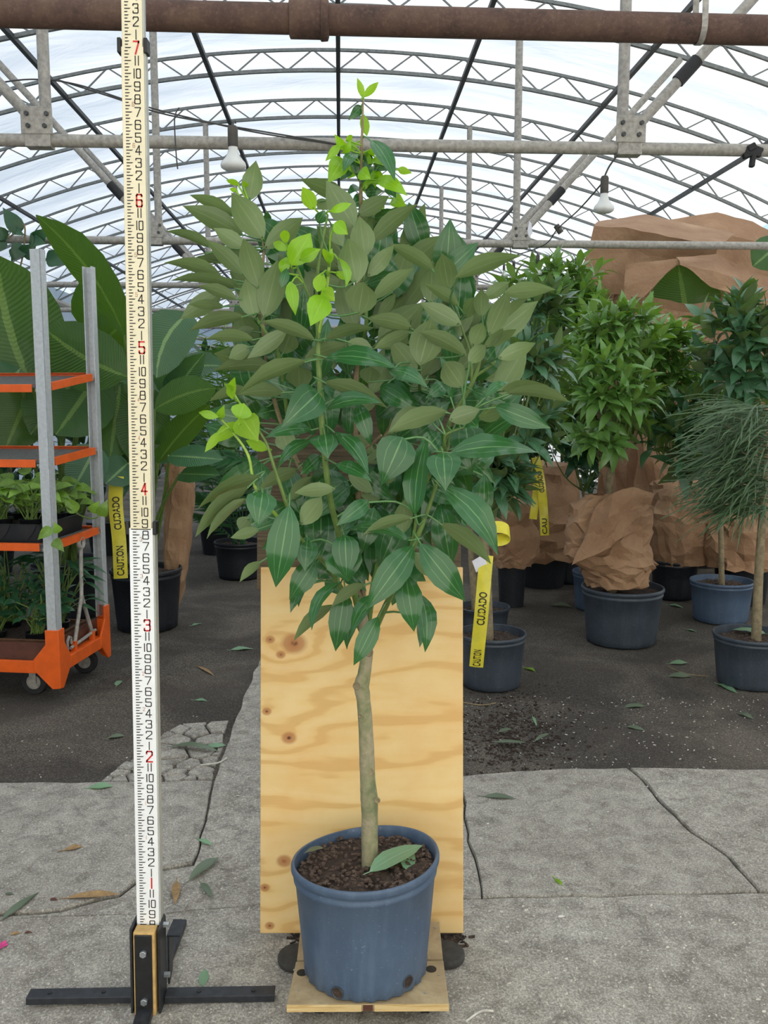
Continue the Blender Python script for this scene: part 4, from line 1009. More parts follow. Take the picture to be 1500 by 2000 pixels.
def crown(root, blobs, top, key, L, nper, rstem=.006, mat='stem', extra=0, trunk_from=None):
    """blobs: (x, y, rx, ry, Y, n) ellipsoids in the picture at distance Y with n leaf whorls on the camera-facing shell"""
    inv = rootinv(root); cnt = 0; acc = []
    for (x, y, rx, ry, Y, n) in blobs:
        c = P(x, y, Y); s = depth(c) / F
        for i in range(n):
            while True:
                u = Vector((random.gauss(0, 1), random.gauss(0, 1) - .45, random.gauss(0, 1) + .25)).normalized()
                if u.y < .45: break
            rr = R(.62, 1.0)
            p = c + Vector((u.x * rx * s, u.y * min(rx, ry) * s * .8, u.z * ry * s)) * rr
            d = (u * .75 + UPV * R(.35, .9))
            if rr > .55 and i % 2 == 0:
                q = top if (p - top).length > .02 else top - Vector((0, 0, .05)); mid = (q + p) / 2 + Vector((0, 0, -.12 * (p - q).length))
                branch(root, [q, mid, p - d.normalized() * L * .2], rstem, rstem * .45, mat, seg=5)
            room = cnt + nper <= 296
            whorl(root, p, d, key, nper, L, 1.0, inv, None if room else acc); cnt += nper if room else 0
    for _ in range(extra):
        x, y, rx, ry, Y, n = random.choice(blobs); c = P(x, y, Y + .12); s = depth(c) / F
        u = Vector((R(-1, 1), R(-.3, 1), R(-1, 1))); p = c + Vector((u.x * rx * s * .8, u.y * rx * s * .7, u.z * ry * s * .8)); whorl(root, p, u + UPV * .6, key, nper, L, 1.0, inv, acc)
    if acc: join_leaves('inner_foliage', acc, root)

# text -> flat triangles
def text_tris(s):
    cu = bpy.data.curves.new('lettering', 'FONT'); cu.body = s; cu.size = 1.0; cu.offset = .022; o = bpy.data.objects.new('lettering', cu); COL.objects.link(o)
    bpy.context.view_layer.update(); me = bpy.data.meshes.new_from_object(o.evaluated_get(bpy.context.evaluated_depsgraph_get()))
    vs = [v.co.copy() for v in me.vertices]; fs = [tuple(p.vertices) for p in me.polygons]
    bpy.data.objects.remove(o); bpy.data.curves.remove(cu); bpy.data.meshes.remove(me); return vs, fs
def ribbon(name, label, path, wpx, texts=(), group=None, twist=0.0, loops=(), holder=None):
    """hanging plastic tape: path of (x, y, Y) pixels; texts = (string, t0, t1) read upwards along the strip"""
    pts = spline([P(*q) for q in path], 8); s = depth(pts[0]) / F; w = wpx * s
    root = thing(name, label, 'tape', pts[-1], group)
    L = [0]
    for a, b in zip(pts, pts[1:]): L.append(L[-1] + (b - a).length)
    tot = L[-1]
    def at(t):
        d = t * tot
        for i in range(len(L) - 1):
            if d <= L[i + 1] + 1e-9: return pts[i].lerp(pts[i + 1], (d - L[i]) / max(1e-9, L[i + 1] - L[i])), (pts[i + 1] - pts[i]).normalized()
        return pts[-1], (pts[-1] - pts[-2]).normalized()
    def surf(t, u, off=0.0):
        p, d = at(t); v = (CAM - p).normalized(); a = twist * math.sin(t * 5); side = v.cross(d).normalized(); side = side * math.cos(a) + v * math.sin(a)
        n = d.cross(side).normalized()
        if n.dot(v) < 0: n = -n
        return p + side * (u * w / 2) + n * (off + .06 * w * math.cos(u * 2) + .05 * w * math.sin(t * 17 + u))
    m = MB(); nt_ = 36; vs = [surf(i / nt_, u) for i in range(nt_ + 1) for u in (-1, -.5, 0, .5, 1)]
    m.add(vs, [(i * 5 + k, i * 5 + k + 1, (i + 1) * 5 + k + 1, (i + 1) * 5 + k) for i in range(nt_) for k in range(4)])
    st = m.build('strip', M['tape'], root, smooth=True)
    for (tx, t0, t1, hgt) in texts:
        vs, fs = text_tris(tx); x0 = min(v.x for v in vs); x1 = max(v.x for v in vs); y1 = max(v.y for v in vs)
        sgn = 1 if surf(.5, 1).x > surf(.5, -1).x else -1
        m = MB(); m.add([surf(t0 + (t1 - t0) * (v.x - x0) / (x1 - x0), -sgn * (v.y / y1 - .5) * 2 * hgt, .0012) for v in vs], fs); m.build('lettering', M['inkblack'], st)
    for (cx, cy, Y, r, wd) in loops:
        c = P(cx, cy, Y); s2 = depth(c) / F; m = MB(); k = 16; vs = []
        for i in range(k + 1):
            a = 2 * math.pi * i / k
            for u in (-1, 1): vs.append(c + Vector((math.cos(a) * r * s2, u * wd * s2 * .35, math.sin(a) * r * s2 * .55 + u * wd * s2 * .4)))
        m.add(vs, [(2 * i, 2 * i + 1, 2 * i + 3, 2 * i + 2) for i in range(k)]); m.build('loop', M['tape'], root, smooth=True)
    return root
# crumpled paper
def crease(p, amp, f):
    q = p * f; return amp * (abs(noise.noise(q)) * 1.6 - .5 + .5 * (abs(noise.noise(q * 2.1 + Vector((7, 1, 3)))) - .25))
def tri_grid(rows, n, wrap):
    fs = []
    for j in range(rows - 1):
        for i in range(n if wrap else n - 1):
            a, b, c, d = j * n + i, j * n + (i + 1) % n, (j + 1) * n + (i + 1) % n, (j + 1) * n + i
            fs += [(a, b, c), (a, c, d)] if random.random() < .5 else [(a, b, d), (b, c, d)]
    return fs
def lerps(pts, k):
    out = []
    for a, b in zip(pts, pts[1:]): out += [a.lerp(b, (j + (R(-.25, .25) if j else 0)) / k) for j in range(k)]
    return out + [pts[-1]]
def sheet(parent, grid, name='paper_sheet', sub=5, amp=.03, f=7.0, thick=.002):
    g = [[P(*q) for q in row] for row in grid]; rows = [lerps(r, sub) for r in g]; n = len(rows[0]); cols = [lerps([r[i] for r in rows], sub) for i in range(n)]; mrows = len(cols[0])
    vs = []
    for j in range(mrows):
        for i in range(n):
            p = cols[i][j]; v = (CAM - p).normalized(); vs.append(p + (v * .8 + UPV * .3) * crease(p, amp, f) + Vector((crease(p + Vector((3, 0, 0)), amp * .4, f), 0, crease(p + Vector((0, 5, 0)), amp * .4, f))))
    m = MB(); m.add(vs, tri_grid(mrows, n, False))
    o = m.build(name, M['paper'], parent)
    sd = o.modifiers.new('thickness', 'SOLIDIFY'); sd.thickness = thick; return o
def bundle(parent, rings, name='paper_wrap', amp=.03, f=7.0, seg=30, rowsub=4, sq=.75, cap=False):
    """loft of (x, y, rx, Y, ry_m) rings: pixel centre, half width in pixels, distance, depth radius in metres"""
    cs = []
    for (x, y, rx, Y, ry) in rings:
        c = P(x, y, Y); cs.append(Vector((c.x, c.y, c.z))); 
    par = [Vector((rx * depth(P(x, y, Y)) / F, ry, 0)) for (x, y, rx, Y, ry) in rings]
    C = spline(cs, rowsub); R_ = spline(par, rowsub); vs = []
    for j, (c, r) in enumerate(zip(C, R_)):
        for k in range(seg):
            a = 2 * math.pi * k / seg; ca, sa = math.cos(a), math.sin(a)
            x = math.copysign(abs(ca) ** sq, ca) * r.x; y = math.copysign(abs(sa) ** sq, sa) * r.y
            p = c + Vector((x, y, 0)) + Vector((R(-1, 1), R(-1, 1), R(-1, 1))) * r.x * .055; nrm = Vector((ca, sa, .2)).normalized()
            vs.append(p + nrm * crease(p, amp, f) + Vector((0, 0, crease(p + Vector((2, 9, 0)), amp * .5, f))))
    m = MB(); n = len(C); fs = tri_grid(n, seg, True)
    if cap:
        vs.append(sum(vs[(n - 1) * seg:n * seg], Vector()) / seg + Vector((0, 0, .03))); fs += [((n - 1) * seg + k, (n - 1) * seg + (k + 1) % seg, n * seg) for k in range(seg)]
    m.add(vs, fs); return m.build(name, M['paper'], parent)

# ------------------------------------------------------------------ ORANGE PLANT TROLLEY
random.seed(32)
ca = P(115, 1290, 4.10); ca.z = 0; cb = P(214, 1240, 4.66); cb.z = 0
uy = (cb - ca).normalized(); ux = Vector((uy.y, -uy.x, 0))
MC = Matrix(((ux.x, uy.x, 0, ca.x), (ux.y, uy.y, 0, ca.y), (0, 0, 1, DZ), (0, 0, 0, 1)))
cart = thing('plant_trolley', 'orange nursery trolley with aluminium posts, wire shelves and tow bar', 'trolley', mat=MC)
CL, CD = 1.30, .56
def lm(m, name, mat, parent=None, **kw): return m.build(name, M[mat], parent or cart, local=True, **kw)
for ix, x in enumerate((0, -CL)):
    for iy, y in enumerate((0, CD)):
        sx = -1 if ix == 0 else 1; sy = 1 if iy == 0 else -1
        z0, z1 = .30, 2.10; xm, ym = x + sx * .026, y + sy * .022
        m = MB(); m.box((xm, y + sy * .003, (z0 + z1) / 2), (.050, .006, z1 - z0)); m.box((x + sx * .003, ym, (z0 + z1) / 2), (.006, .044, z1 - z0)); m.box((x + sx * .012, y + sy * .012, (z0 + z1) / 2), (.012, .012, z1 - z0)); m.box((x + sx * .048, ym, (z0 + z1) / 2), (.005, .040, z1 - z0))
        lm(m, 'post', 'alu')
        m = MB(); m.prism([(x - sx * .004, y - sy * .006, .08), (x + sx * .035, y - sy * .006, .075), (x + sx * .125, y - sy * .006, .165), (x + sx * .125, y - sy * .006, .215), (x + sx * .062, y - sy * .006, .29), (x + sx * .062, y - sy * .006, .36), (x - sx * .004, y - sy * .006, .36)], (0, sy * .012, 0))
        m.prism([(x - sx * .006, y - sy * .004, .08), (x - sx * .006, y + sy * .03, .075), (x - sx * .006, y + sy * .11, .165), (x - sx * .006, y + sy * .11, .215), (x - sx * .006, y + sy * .056, .29), (x - sx * .006, y + sy * .056, .36), (x - sx * .006, y - sy * .004, .36)], (sx * .012, 0, 0))
        m.box((x + sx * .028, y + sy * .026, .22), (.055, .05, .14)); lm(m, 'corner_foot', 'orange', bevel=.003, fix=True)
m = MB(); m.box((-CL / 2, .008, .178), (CL - .2, .018, .06)); lm(m, 'base_rail', 'orange', bevel=.003)
m = MB(); m.box((-CL / 2, CD - .008, .178), (CL - .2, .018, .06)); lm(m, 'base_rail', 'orange', bevel=.003)
m = MB(); m.box((-.008, CD / 2, .178), (.022, CD - .16, .06)); m.box((-.03, CD / 2, .205), (.05, CD - .16, .008)); lm(m, 'base_rail', 'orange', bevel=.003)
m = MB(); m.box((-CL + .008, CD / 2, .178), (.022, CD - .16, .06)); lm(m, 'base_rail', 'orange', bevel=.003)
m = MB(); m.box((-CL / 2, CD / 2, .19), (CL - .06, CD - .06, .014)); lm(m, 'base_deck', 'deck')
m = MB(); m.box((-.045, CD / 2, .245), (.006, CD - .1, .10)); m.box((-CL / 2, .03, .245), (CL - .1, .006, .09)); lm(m, 'deck_lip', 'deck')
for (wx, wy) in ((-.20, .14), (-.11, CD - .06), (-CL + .2, .14), (-CL + .2, CD - .12)):
    c = Vector((wx, wy, .064)); wroot = MB().lathe([(.036, -.017), (.060, -.017), (.064, -.012), (.064, .012), (.060, .017), (.036, .017)], (0, 0, 0), 28)
    rot = Matrix.Rotation(math.radians(90), 3, 'X'); wroot.v = [c + rot @ v for v in wroot.v]; wh = lm(wroot, 'caster_wheel', 'rubber', smooth=True)
    hb = MB().lathe([(.0, -.019), (.012, -.019), (.014, -.012), (.028, -.012), (.030, -.016), (.038, -.016), (.038, .016), (.0, .016)], (0, 0, 0), 24); hb.v = [c + rot @ v for v in hb.v]; lm(hb, 'hub', 'galv', wh, smooth=True)
    m = MB(); m.box((wx, wy - .024, .115), (.034, .004, .11)); m.box((wx, wy + .024, .115), (.034, .004, .11)); m.box((wx, wy, .166), (.05, .055, .006)); lm(m, 'caster_fork', 'galv', wh)
for k, (zf, zr) in enumerate(((1.485, 1.555), (1.142, 1.178), (.752, .762))):
    def sh(x, y, z=0): return Vector((x, y, zf + (zr - zf) * y / CD + z))
    m = MB()
    for i in range(23): y = .02 + (CD - .04) * i / 22; m.bar(sh(-CL + .05, y), sh(-.05, y), .0035, .0035)
    for i in range(53): x = -CL + .05 + (CL - .1) * i / 52; m.bar(sh(x, .01, .003), sh(x, CD - .01, .003), .003, .003)
    grid = lm(m, 'wire_shelf', 'wire')
    for nm, a, b in (('front', sh(-CL + .06, .0), sh(-.07, .0)), ('right', sh(-.012, .07), sh(-.012, CD - .055)), ('back', sh(-CL + .06, CD - .002), sh(-.07, CD - .002)), ('left', sh(-CL + .012, .07), sh(-CL + .012, CD - .055))):
        d = (b - a).normalized(); sd = Vector((0, 1, 0)) if nm in ('front', 'back') else Vector((1, 0, 0))
        m = MB(); m.bar(a, b, .004, .036); inn = {'front': Vector((0, .012, .016)), 'back': Vector((0, -.012, .016)), 'right': Vector((-.012, 0, .016)), 'left': Vector((.012, 0, .016))}[nm]; m.bar(a + inn, b + inn, .024, .003)
        lm(m, 'shelf_rim', 'orange', grid, bevel=.001)
    for (x, y) in ((-.035, .03), (-.035, CD - .03), (-CL + .035, .03), (-CL + .035, CD - .03)):
        m = MB(); m.box(sh(x, y, -.012), (.05, .045, .014)); lm(m, 'shelf_hook', 'galv', grid)
# tow bar folded up on the end
m = MB(); m.tube([(-.02, .315, .70), (-.02, .300, .46), (-.02, .20, .23)], .010, 8); m.tube([(-.02, .300, .46), (-.02, .40, .25)], .010, 8)
tb = lm(m, 'tow_bar', 'galv', smooth=True)
ring = [(-.02, .318 + .026 * math.cos(t), .728 + .026 * math.sin(t)) for t in [2 * math.pi * i / 16 for i in range(17)]]
lm(MB().tube(ring, .011, 8), 'tow_ring', 'galv', tb, smooth=True)
lm(MB().tube([(-.02, .16, .23), (-.02, .44, .25)], .008, 8), 'hinge_rod', 'galv', tb, smooth=True)
lm(MB().tube([(-.02, .13, .22), (-.02, .13, .27), (-.02, .15, .29), (-.02, .17, .28), (-.02, .17, .25)], .007, 8), 'latch_hook', 'galv', tb, smooth=True)
for y in (.20, .40): lm(MB().box((-.02, y, .225), (.026, .02, .06)), 'hinge_lug', 'orange', tb, bevel=.002)

# plants standing on the trolley
def CPT(x, y, z): return MC @ Vector((x, y, z))
def tray(x0, x1, y0, y1, z, h, label, mat='tray'):
    root = thing('nursery_tray', label, 'tray', CPT((x0 + x1) / 2, (y0 + y1) / 2, z), None)
    m = MB(); t = .004
    for (a, b) in (((x0, y0), (x1, y0)), ((x1, y0), (x1, y1)), ((x1, y1), (x0, y1)), ((x0, y1), (x0, y0))):
        m.bar(CPT(a[0], a[1], z + h / 2), CPT(b[0], b[1], z + h / 2), t, h); m.bar(CPT(a[0], a[1], z + h), CPT(b[0], b[1], z + h), .016, .004)
    q = [CPT(x0, y0, z + .002), CPT(x1, y0, z + .002), CPT(x1, y1, z + .002), CPT(x0, y1, z + .002)]; m.prism(q, (0, 0, .004)); m.build('tray_body', M[mat], root)
    m = MB(); q = [CPT(x0 + .005, y0 + .005, z + h * .8), CPT(x1 - .005, y0 + .005, z + h * .8), CPT(x1 - .005, y1 - .005, z + h * .8), CPT(x0 + .005, y1 - .005, z + h * .8)]; m.quad(*q); m.build('soil', M['soil'], root)
    if mat == 'tray':
        nsc = int((x1 - x0) / .13)
        for i in range(nsc):
            xa = x0 + (x1 - x0) * (i + .5) / nsc; m = MB(); m.prism([CPT(xa + u * .05, y0 - .004, z + h * (1 - .85 * (1 - abs(u)) ** .6)) for u in (-1, -.6, -.3, 0, .3, .6, 1)], (0, -.002, 0)); m.build('side_scallop', M['blackpaint'], root)
    return root
def bush(name, label, at, n, key, L, rad, hgt, group=None, cat='plant', potr=.055, vines=0):
    root = thing(name, label, cat, at, group); inv = rootinv(root); at = Vector(at)
    m = MB(); m.lathe([(potr * .8, 0), (potr, .085), (potr * 1.08, .09), (potr * .95, .092), (potr * .9, .08)], at, 16, True, False); m.build('pot', M['tray'], root, smooth=True)
    MB().lathe([(potr * .95, .08), (potr * .4, .086), (.004, .088)], at, 14).build('soil', M['soil'], root)
    for i in range(n):
        a = R(0, 6.28); r = rad * math.sqrt(R(.02, 1)); top = at + Vector((r * math.cos(a), r * math.sin(a), .09 + hgt * R(.35, 1) * (1 - .45 * (r / rad) ** 2)))
        d = Vector((math.cos(a), math.sin(a) - .5, R(-.2, .5))); lf = link('leaf', random.choice(LS[key]), root, local=inv @ frame(top, d, UPV + Vector((0, -.6, 0)), L * R(.7, 1.2)))
        st = at + Vector((R(-.5, .5) * potr, R(-.5, .5) * potr, .08)); MB().tube(spline([st, (st + top) / 2 + Vector((R(-.02, .02), R(-.02, .02), .03)), top], 3), .0028, 5, False).build('stalk', M['stem'], root, smooth=True)
    return root
random.seed(33)
tray(-.62, -.10, .07, .50, .764, .085, 'black plastic tray of pothos on the trolley shelf near the post')
tray(-1.25, -.66, .07, .50, .764, .085, 'black plastic tray on the trolley shelf at its far end')
pl = ['variegated pothos at the front corner of the trolley shelf', 'leafy pothos at the back corner of the trolley shelf', 'yellow splashed pothos in the front row of the tray', 'bushy pothos in the back row of the tray', 'pothos filling the middle of the tray']
for (x, y), lb in zip(((-.19, .16), (-.19, .40), (-.34, .15), (-.36, .40), (-.50, .28)), pl):
    bush('pothos_plant', lb, CPT(x, y, .775), 30, 'pothos', .10, .13, .21)
for (x, y), lb in zip(((-.78, .2), (-.98, .3)), ('pothos at the near side of the far tray', 'pothos at the outer side of the far tray')):
    bush('pothos_plant', lb, CPT(x, y, .775), 20, 'pothos', .08, .13, .20)
# a trailing vine over the shelf edge
root = thing('pothos_vine', 'trailing pothos vine hanging over the trolley shelf edge', 'plant', CPT(-.1, .2, .86)); inv = rootinv(root)
vp = spline([P(130, 990, 4.25), P(160, 1008, 4.35), P(185, 1012, 4.45), P(205, 995, 4.5)], 5); MB().tube(vp, .004, 6).build('stalk', M['stem'], root, smooth=True)
for (bx_, by_, tx_, ty_, Y) in ((196, 1008, 206, 985, 4.45), (178, 1000, 190, 985, 4.45), (150, 1000, 130, 975, 4.3), (100, 1030, 78, 1050, 4.06), (105, 1055, 120, 1072, 4.06), (115, 1040, 108, 1025, 4.1)):
    B = P(bx_, by_, Y); T = P(tx_, ty_, Y - .03); link('leaf', random.choice(LS['pothos']), root, local=inv @ frame(B, T - B, CAM - B, (T - B).length * 1.2))
tray(-1.22, -.10, .09, .50, .20, .085, 'brown cardboard flat of foliage on the trolley base', 'card')
for (x, y), lb, key, n, L, rad, hh in (((-.20, .18), 'round leaved green plant at the front corner of the trolley base', 'round', 34, .075, .14, .20), ((-.42, .18), 'round leaved plant in the middle of the trolley base', 'round', 34, .075, .15, .20),
        ((-.20, .40), 'fine leaved fern at the back corner of the trolley base', 'narrow', 60, .13, .16, .42), ((-.46, .40), 'fine leaved fern behind the round leaved plants', 'narrow', 70, .14, .20, .44), ((-.70, .3), 'tall dark foliage plant further along the trolley base', 'dark', 50, .11, .2, .42)):
    bush('foliage_plant', lb, CPT(x, y, .21), n, key, L, rad, hh)

# ------------------------------------------------------------------ LEFT: BIRD OF PARADISE, PALM, PAPER SLEEVE
random.seed(34)
root, c0, r0, Yc = bgpot('bird_of_paradise', 'bird of paradise with big paddle leaves in black pot behind trolley', 'potted plant', 285, 1238, 70, 1108, 'pot_black')
def stalks(root, top, c, r=.011, n=None):
    b = c + Vector((R(-.07, .07), R(-.07, .07), -.01)); mid = b.lerp(top, .55) + Vector((R(-.04, .04), R(-.04, .04), .05)); branch(root, [b, mid, top], r * 1.3, r * .7, 'stem', 'leaf_stalk', 7)
def paddles(root, c, lst):
    for (bx_, by_, tx_, ty_, w_, k_, Y, stalk, sb) in lst:
        traced(root, 'leaf', bx_, by_, tx_, ty_, w_, k_, Y, M['bop'], prof='b', ratio=.40, arch=R(.03, .07), fold=.14, dY=R(-.12, .0), sbend=sb)
        if stalk: stalks(root, P(bx_, by_, Y), c)
paddles(root, c0, [(243, 655, 70, 420, 50, 'u', 5.15, 1, -.05), (372, 612, 305, 738, 88, 't', 5.2, 0, .12), (250, 735, 85, 640, 110, 'u', 5.05, 1, .06), (302, 800, 422, 758, 62, 'u', 5.1, 1, .06), (318, 770, 350, 640, 52, 't', 5.45, 1, 0), (322, 800, 400, 690, 48, 't', 5.5, 1, 0), (308, 905, 410, 790, 46, 'u', 5.4, 1, 0),
  (330, 890, 436, 898, 34, 't', 5.15, 1, .05), (352, 925, 430, 928, 30, 't', 5.2, 1, .06), (300, 760, 255, 900, 90, 'u', 5.3, 1, 0), (296, 700, 262, 800, 100, 't', 5.6, 1, 0), (250, 905, 205, 945, 60, 't', 5.1, 1, 0), (330, 720, 440, 715, 40, 't', 5.7, 1, 0)])
root2, c2, r2, Yc2 = bgpot('bird_of_paradise', 'bird of paradise with broad dark leaves rising behind the trolley shelves', 'potted plant', 130, 1215, 70, 1090, 'pot_black')
paddles(root2, c2, [(62, 752, -8, 498, 185, 'u', 5.1, 1, .05), (165, 640, 205, 512, 66, 't', 5.7, 1, 0), (150, 700, 60, 620, 70, 't', 5.6, 1, 0), (120, 700, 152, 662, 40, 't', 4.95, 0, 0), (200, 720, 110, 850, 120, 'u', 5.3, 1, 0), (150, 735, 60, 850, 110, 'u', 5.2, 1, 0), (235, 745, 215, 900, 100, 'u', 5.35, 1, 0),
  (60, 760, 10, 880, 100, 'u', 5.2, 1, 0), (90, 700, 20, 640, 90, 'u', 5.5, 1, 0), (190, 870, 140, 960, 70, 't', 5.0, 1, 0), (40, 720, 10, 760, 70, 't', 5.0, 1, 0), (180, 690, 250, 620, 70, 'u', 5.6, 1, 0), (110, 790, 170, 700, 90, 'u', 5.6, 1, 0)])
root3 = thing('climbing_vine', 'thin vine with oval leaves hanging from the tie bar', 'plant', P(45, 470, 6.4)); inv = rootinv(root3)
MB().tube(spline([P(-20, 470, 6.4), P(20, 462, 6.4), P(48, 440, 6.4), P(40, 520, 6.4), P(10, 560, 6.4)], 5), .006, 5).build('stalk', M['twig'], root3, smooth=True)
for (bx_, by_, tx_, ty_, L) in ((40, 455, 10, 410, 1), (15, 465, -15, 445, 1), (45, 478, 25, 505, 1), (20, 500, 40, 488, 1), (70, 470, 90, 450, 1), (10, 470, -10, 490, 1), (75, 455, 60, 478, 1), (25, 450, 40, 455, 1), (20, 530, 0, 560, 1), (45, 500, 66, 480, 1), (60, 470, 84, 474, 1), (90, 505, 130, 508, 1)):
    B = P(bx_, by_, 6.4); T = P(tx_, ty_, 6.35); link('leaf', random.choice(LS['round']), root3, local=inv @ frame(B, T - B, CAM - B + UPV, (T - B).length * 1.15))
# paper sleeve beside the pot
root = thing('paper_sleeve', 'rust brown paper sleeve standing beside the bird of paradise pot', 'paper sleeve', G(338, 1190, DZ))
bundle(root, [(335, 1190, 14, 5.75, .05), (342, 1130, 22, 5.75, .07), (346, 1050, 27, 5.75, .08), (352, 970, 28, 5.75, .09), (352, 905, 28, 5.75, .09)], amp=.018, f=9)
# kentia palm
root, c0, r0, Yc = bgpot('potted_palm', 'dark feathery palm in a black pot beyond the paper sleeve', 'potted palm', 468, 1134, 50, 1056, 'pot_black')
def frond(root, base, tip, arch, nl, ll, mat='palm'):
    L = (tip - base).length; mid = base.lerp(tip, .55) + Vector((0, 0, arch * L)); sp = spline([base, mid, tip], 8); m = MB(); m.tube(sp, [.006 * (1 - .8 * i / (len(sp) - 1)) for i in range(len(sp))], 5, False); uv = [(.5, .5)] * len(m.v)
    for i in range(nl):
        t = .22 + .78 * i / (nl - 1); k = min(int(t * (len(sp) - 1)), len(sp) - 2); p = sp[k].lerp(sp[k + 1], t * (len(sp) - 1) - k); d = (sp[k + 1] - sp[k]).normalized()
        sd = d.cross(UPV); sd = sd.normalized() if sd.length > .05 else Vector((1, 0, 0))
        for s in (-1, 1):
            l = ll * (1 - .55 * abs(t - .5) * 1.6) * R(.85, 1.1); a = (sd * s * .85 + d * .6 + Vector((0, 0, -.28 + R(-.12, .12)))).normalized(); w = l * .07; n = a.cross(d).normalized().cross(a)
            e = a.cross(n); q = [p, p + a * l * .45 + e * w, p + a * l + Vector((0, 0, -.12 * l)), p + a * l * .45 - e * w]; o = len(m.v); m.add(q, [(0, 1, 2, 3)]); uv += [(.5, 0)] * 4
    return m.build('frond', M[mat], root, uvs=uv)
for (tx_, ty_, Y) in ((345, 900, 6.9), (370, 830, 7.0), (410, 760, 7.2), (450, 680, 7.4), (500, 720, 7.3), (520, 860, 7.0), (430, 880, 6.7), (390, 960, 6.8), (470, 900, 6.6), (360, 760, 7.4), (480, 800, 7.5), (415, 700, 7.6), (360, 1000, 6.9)):
    frond(root, c0 + Vector((R(-.05, .05), R(-.05, .05), 0)), P(tx_, ty_, Y), R(.12, .3), 22, R(.22, .32))
root = thing('potted_palm', 'bright yellow green palm rising far behind the paper sleeve', 'potted palm', G(430, 1080, DZ)); bb = G(430, 1080, DZ)
MB().lathe([(.16, 0), (.19, .3), (.2, .31), (.18, .3), (.17, .27)], bb, 24, True, True).build('pot', M['pot_black'], root, smooth=True)
for (tx_, ty_, Y) in ((410, 660, 8.4), (440, 640, 8.4), (425, 720, 8.3), (460, 700, 8.4), (390, 700, 8.5), (480, 760, 8.4)): frond(root, bb + Vector((0, 0, .28)), P(tx_, ty_, Y), .08, 26, .3, 'bgleaf2')
ribbon('caution_tape', 'yellow caution tape hanging from the left bird of paradise', [(228, 930, 4.98), (226, 985, 4.98), (233, 1060, 4.97), (236, 1130, 4.96)], 27, (('CUIDADO', .52, .20, .5), ('CAUTION', .97, .68, .5)))

# ------------------------------------------------------------------ RIGHT: POTTED TREES AND PAPER-WRAPPED PLANTS
random.seed(35)
def bgtree(label, cx, base_y, half, rim_y, mat, trunk, r, blobs, key, L, nper, group=None, extra=0, name='potted_tree'):
    root, c, rr, Yc = bgpot(name, label, 'potted tree', cx, base_y, half, rim_y, mat, group)
    pts = [c + Vector((P(trunk[0][0], trunk[0][1], Yc).x - c.x, 0, -.02))] + [P(x, y, Yc) for x, y in trunk[1:]]
    sp = branch(root, pts, r, r * .7, 'bgbark', 'trunk', 10); crown(root, blobs, sp[-1], key, L, nper, extra=extra); return root, c, Yc, sp[-1]
t1 = bgtree('glossy leaved tree in a grey pot with tape tied to its trunk', 960, 1353, 69, 1234, 'pot_dark', [(953, 1250), (950, 1150), (945, 1060), (942, 1010)], .030,
       [(1005, 780, 105, 150, 4.45, 34), (960, 940, 85, 60, 4.4, 14), (1040, 640, 70, 80, 4.6, 14)], 'glossy', .175, 7, extra=22)
bgtree('slim tree in a small pot just behind the taped tree', 945, 1240, 52, 1183, 'pot_dark', [(930, 1190), (922, 1100), (915, 1000)], .026, [(970, 850, 90, 120, 5.7, 24)], 'dark', .17, 7)
bgtree('dark trunked tree in a black pot before the crumpled paper', 1112, 1142, 42, 1045, 'pot_black', [(1128, 1050), (1126, 980), (1122, 900)], .034, [(1095, 700, 100, 170, 6.2, 34), (1085, 570, 110, 60, 6.3, 24)], 'light', .19, 9, extra=22)
t4 = bgtree('forked tree with light green top growing from paper wrapped pot', 1216, 1269, 81, 1144, 'pot_dark', [(1195, 1150), (1192, 1000), (1190, 945), (1195, 915)], .030, [(1180, 770, 110, 125, 5.15, 32), (1215, 650, 80, 70, 5.25, 20)], 'light', .165, 9, extra=26)
for (x, y) in ((1168, 880), (1222, 872), (1150, 800)): branch(t4[0], [t4[3], P((x + 1195) / 2, y + 15, t4[2]), P(x, y, t4[2])], .018, .010)
bgtree('tree with bright yellow green tips before the paper wrapped plants', 1318, 1174, 46, 1092, 'pot_black', [(1320, 1095), (1318, 1000), (1315, 900)], .026, [(1300, 760, 85, 110, 5.7, 30), (1300, 680, 75, 45, 5.6, 16)], 'light', .175, 9, extra=16)
bgtree('dark glossy tree with thin trunk in a blue grey pot', 1410, 1222, 61, 1132, 'pot', [(1410, 1140), (1408, 1040), (1405, 900)], .020, [(1450, 680, 95, 110, 4.75, 36), (1320, 870, 60, 70, 5.3, 10), (1395, 830, 85, 95, 5.4, 16)], 'glossy', .20, 7, extra=24)
bgtree('small tree whose blue pot shows beside the paper wrapped pot', 1166, 1196, 48, 1114, 'pot', [(1160, 1120), (1150, 1050), (1140, 960)], .022, [(1130, 850, 80, 80, 5.9, 20)], 'dark', .17, 8)
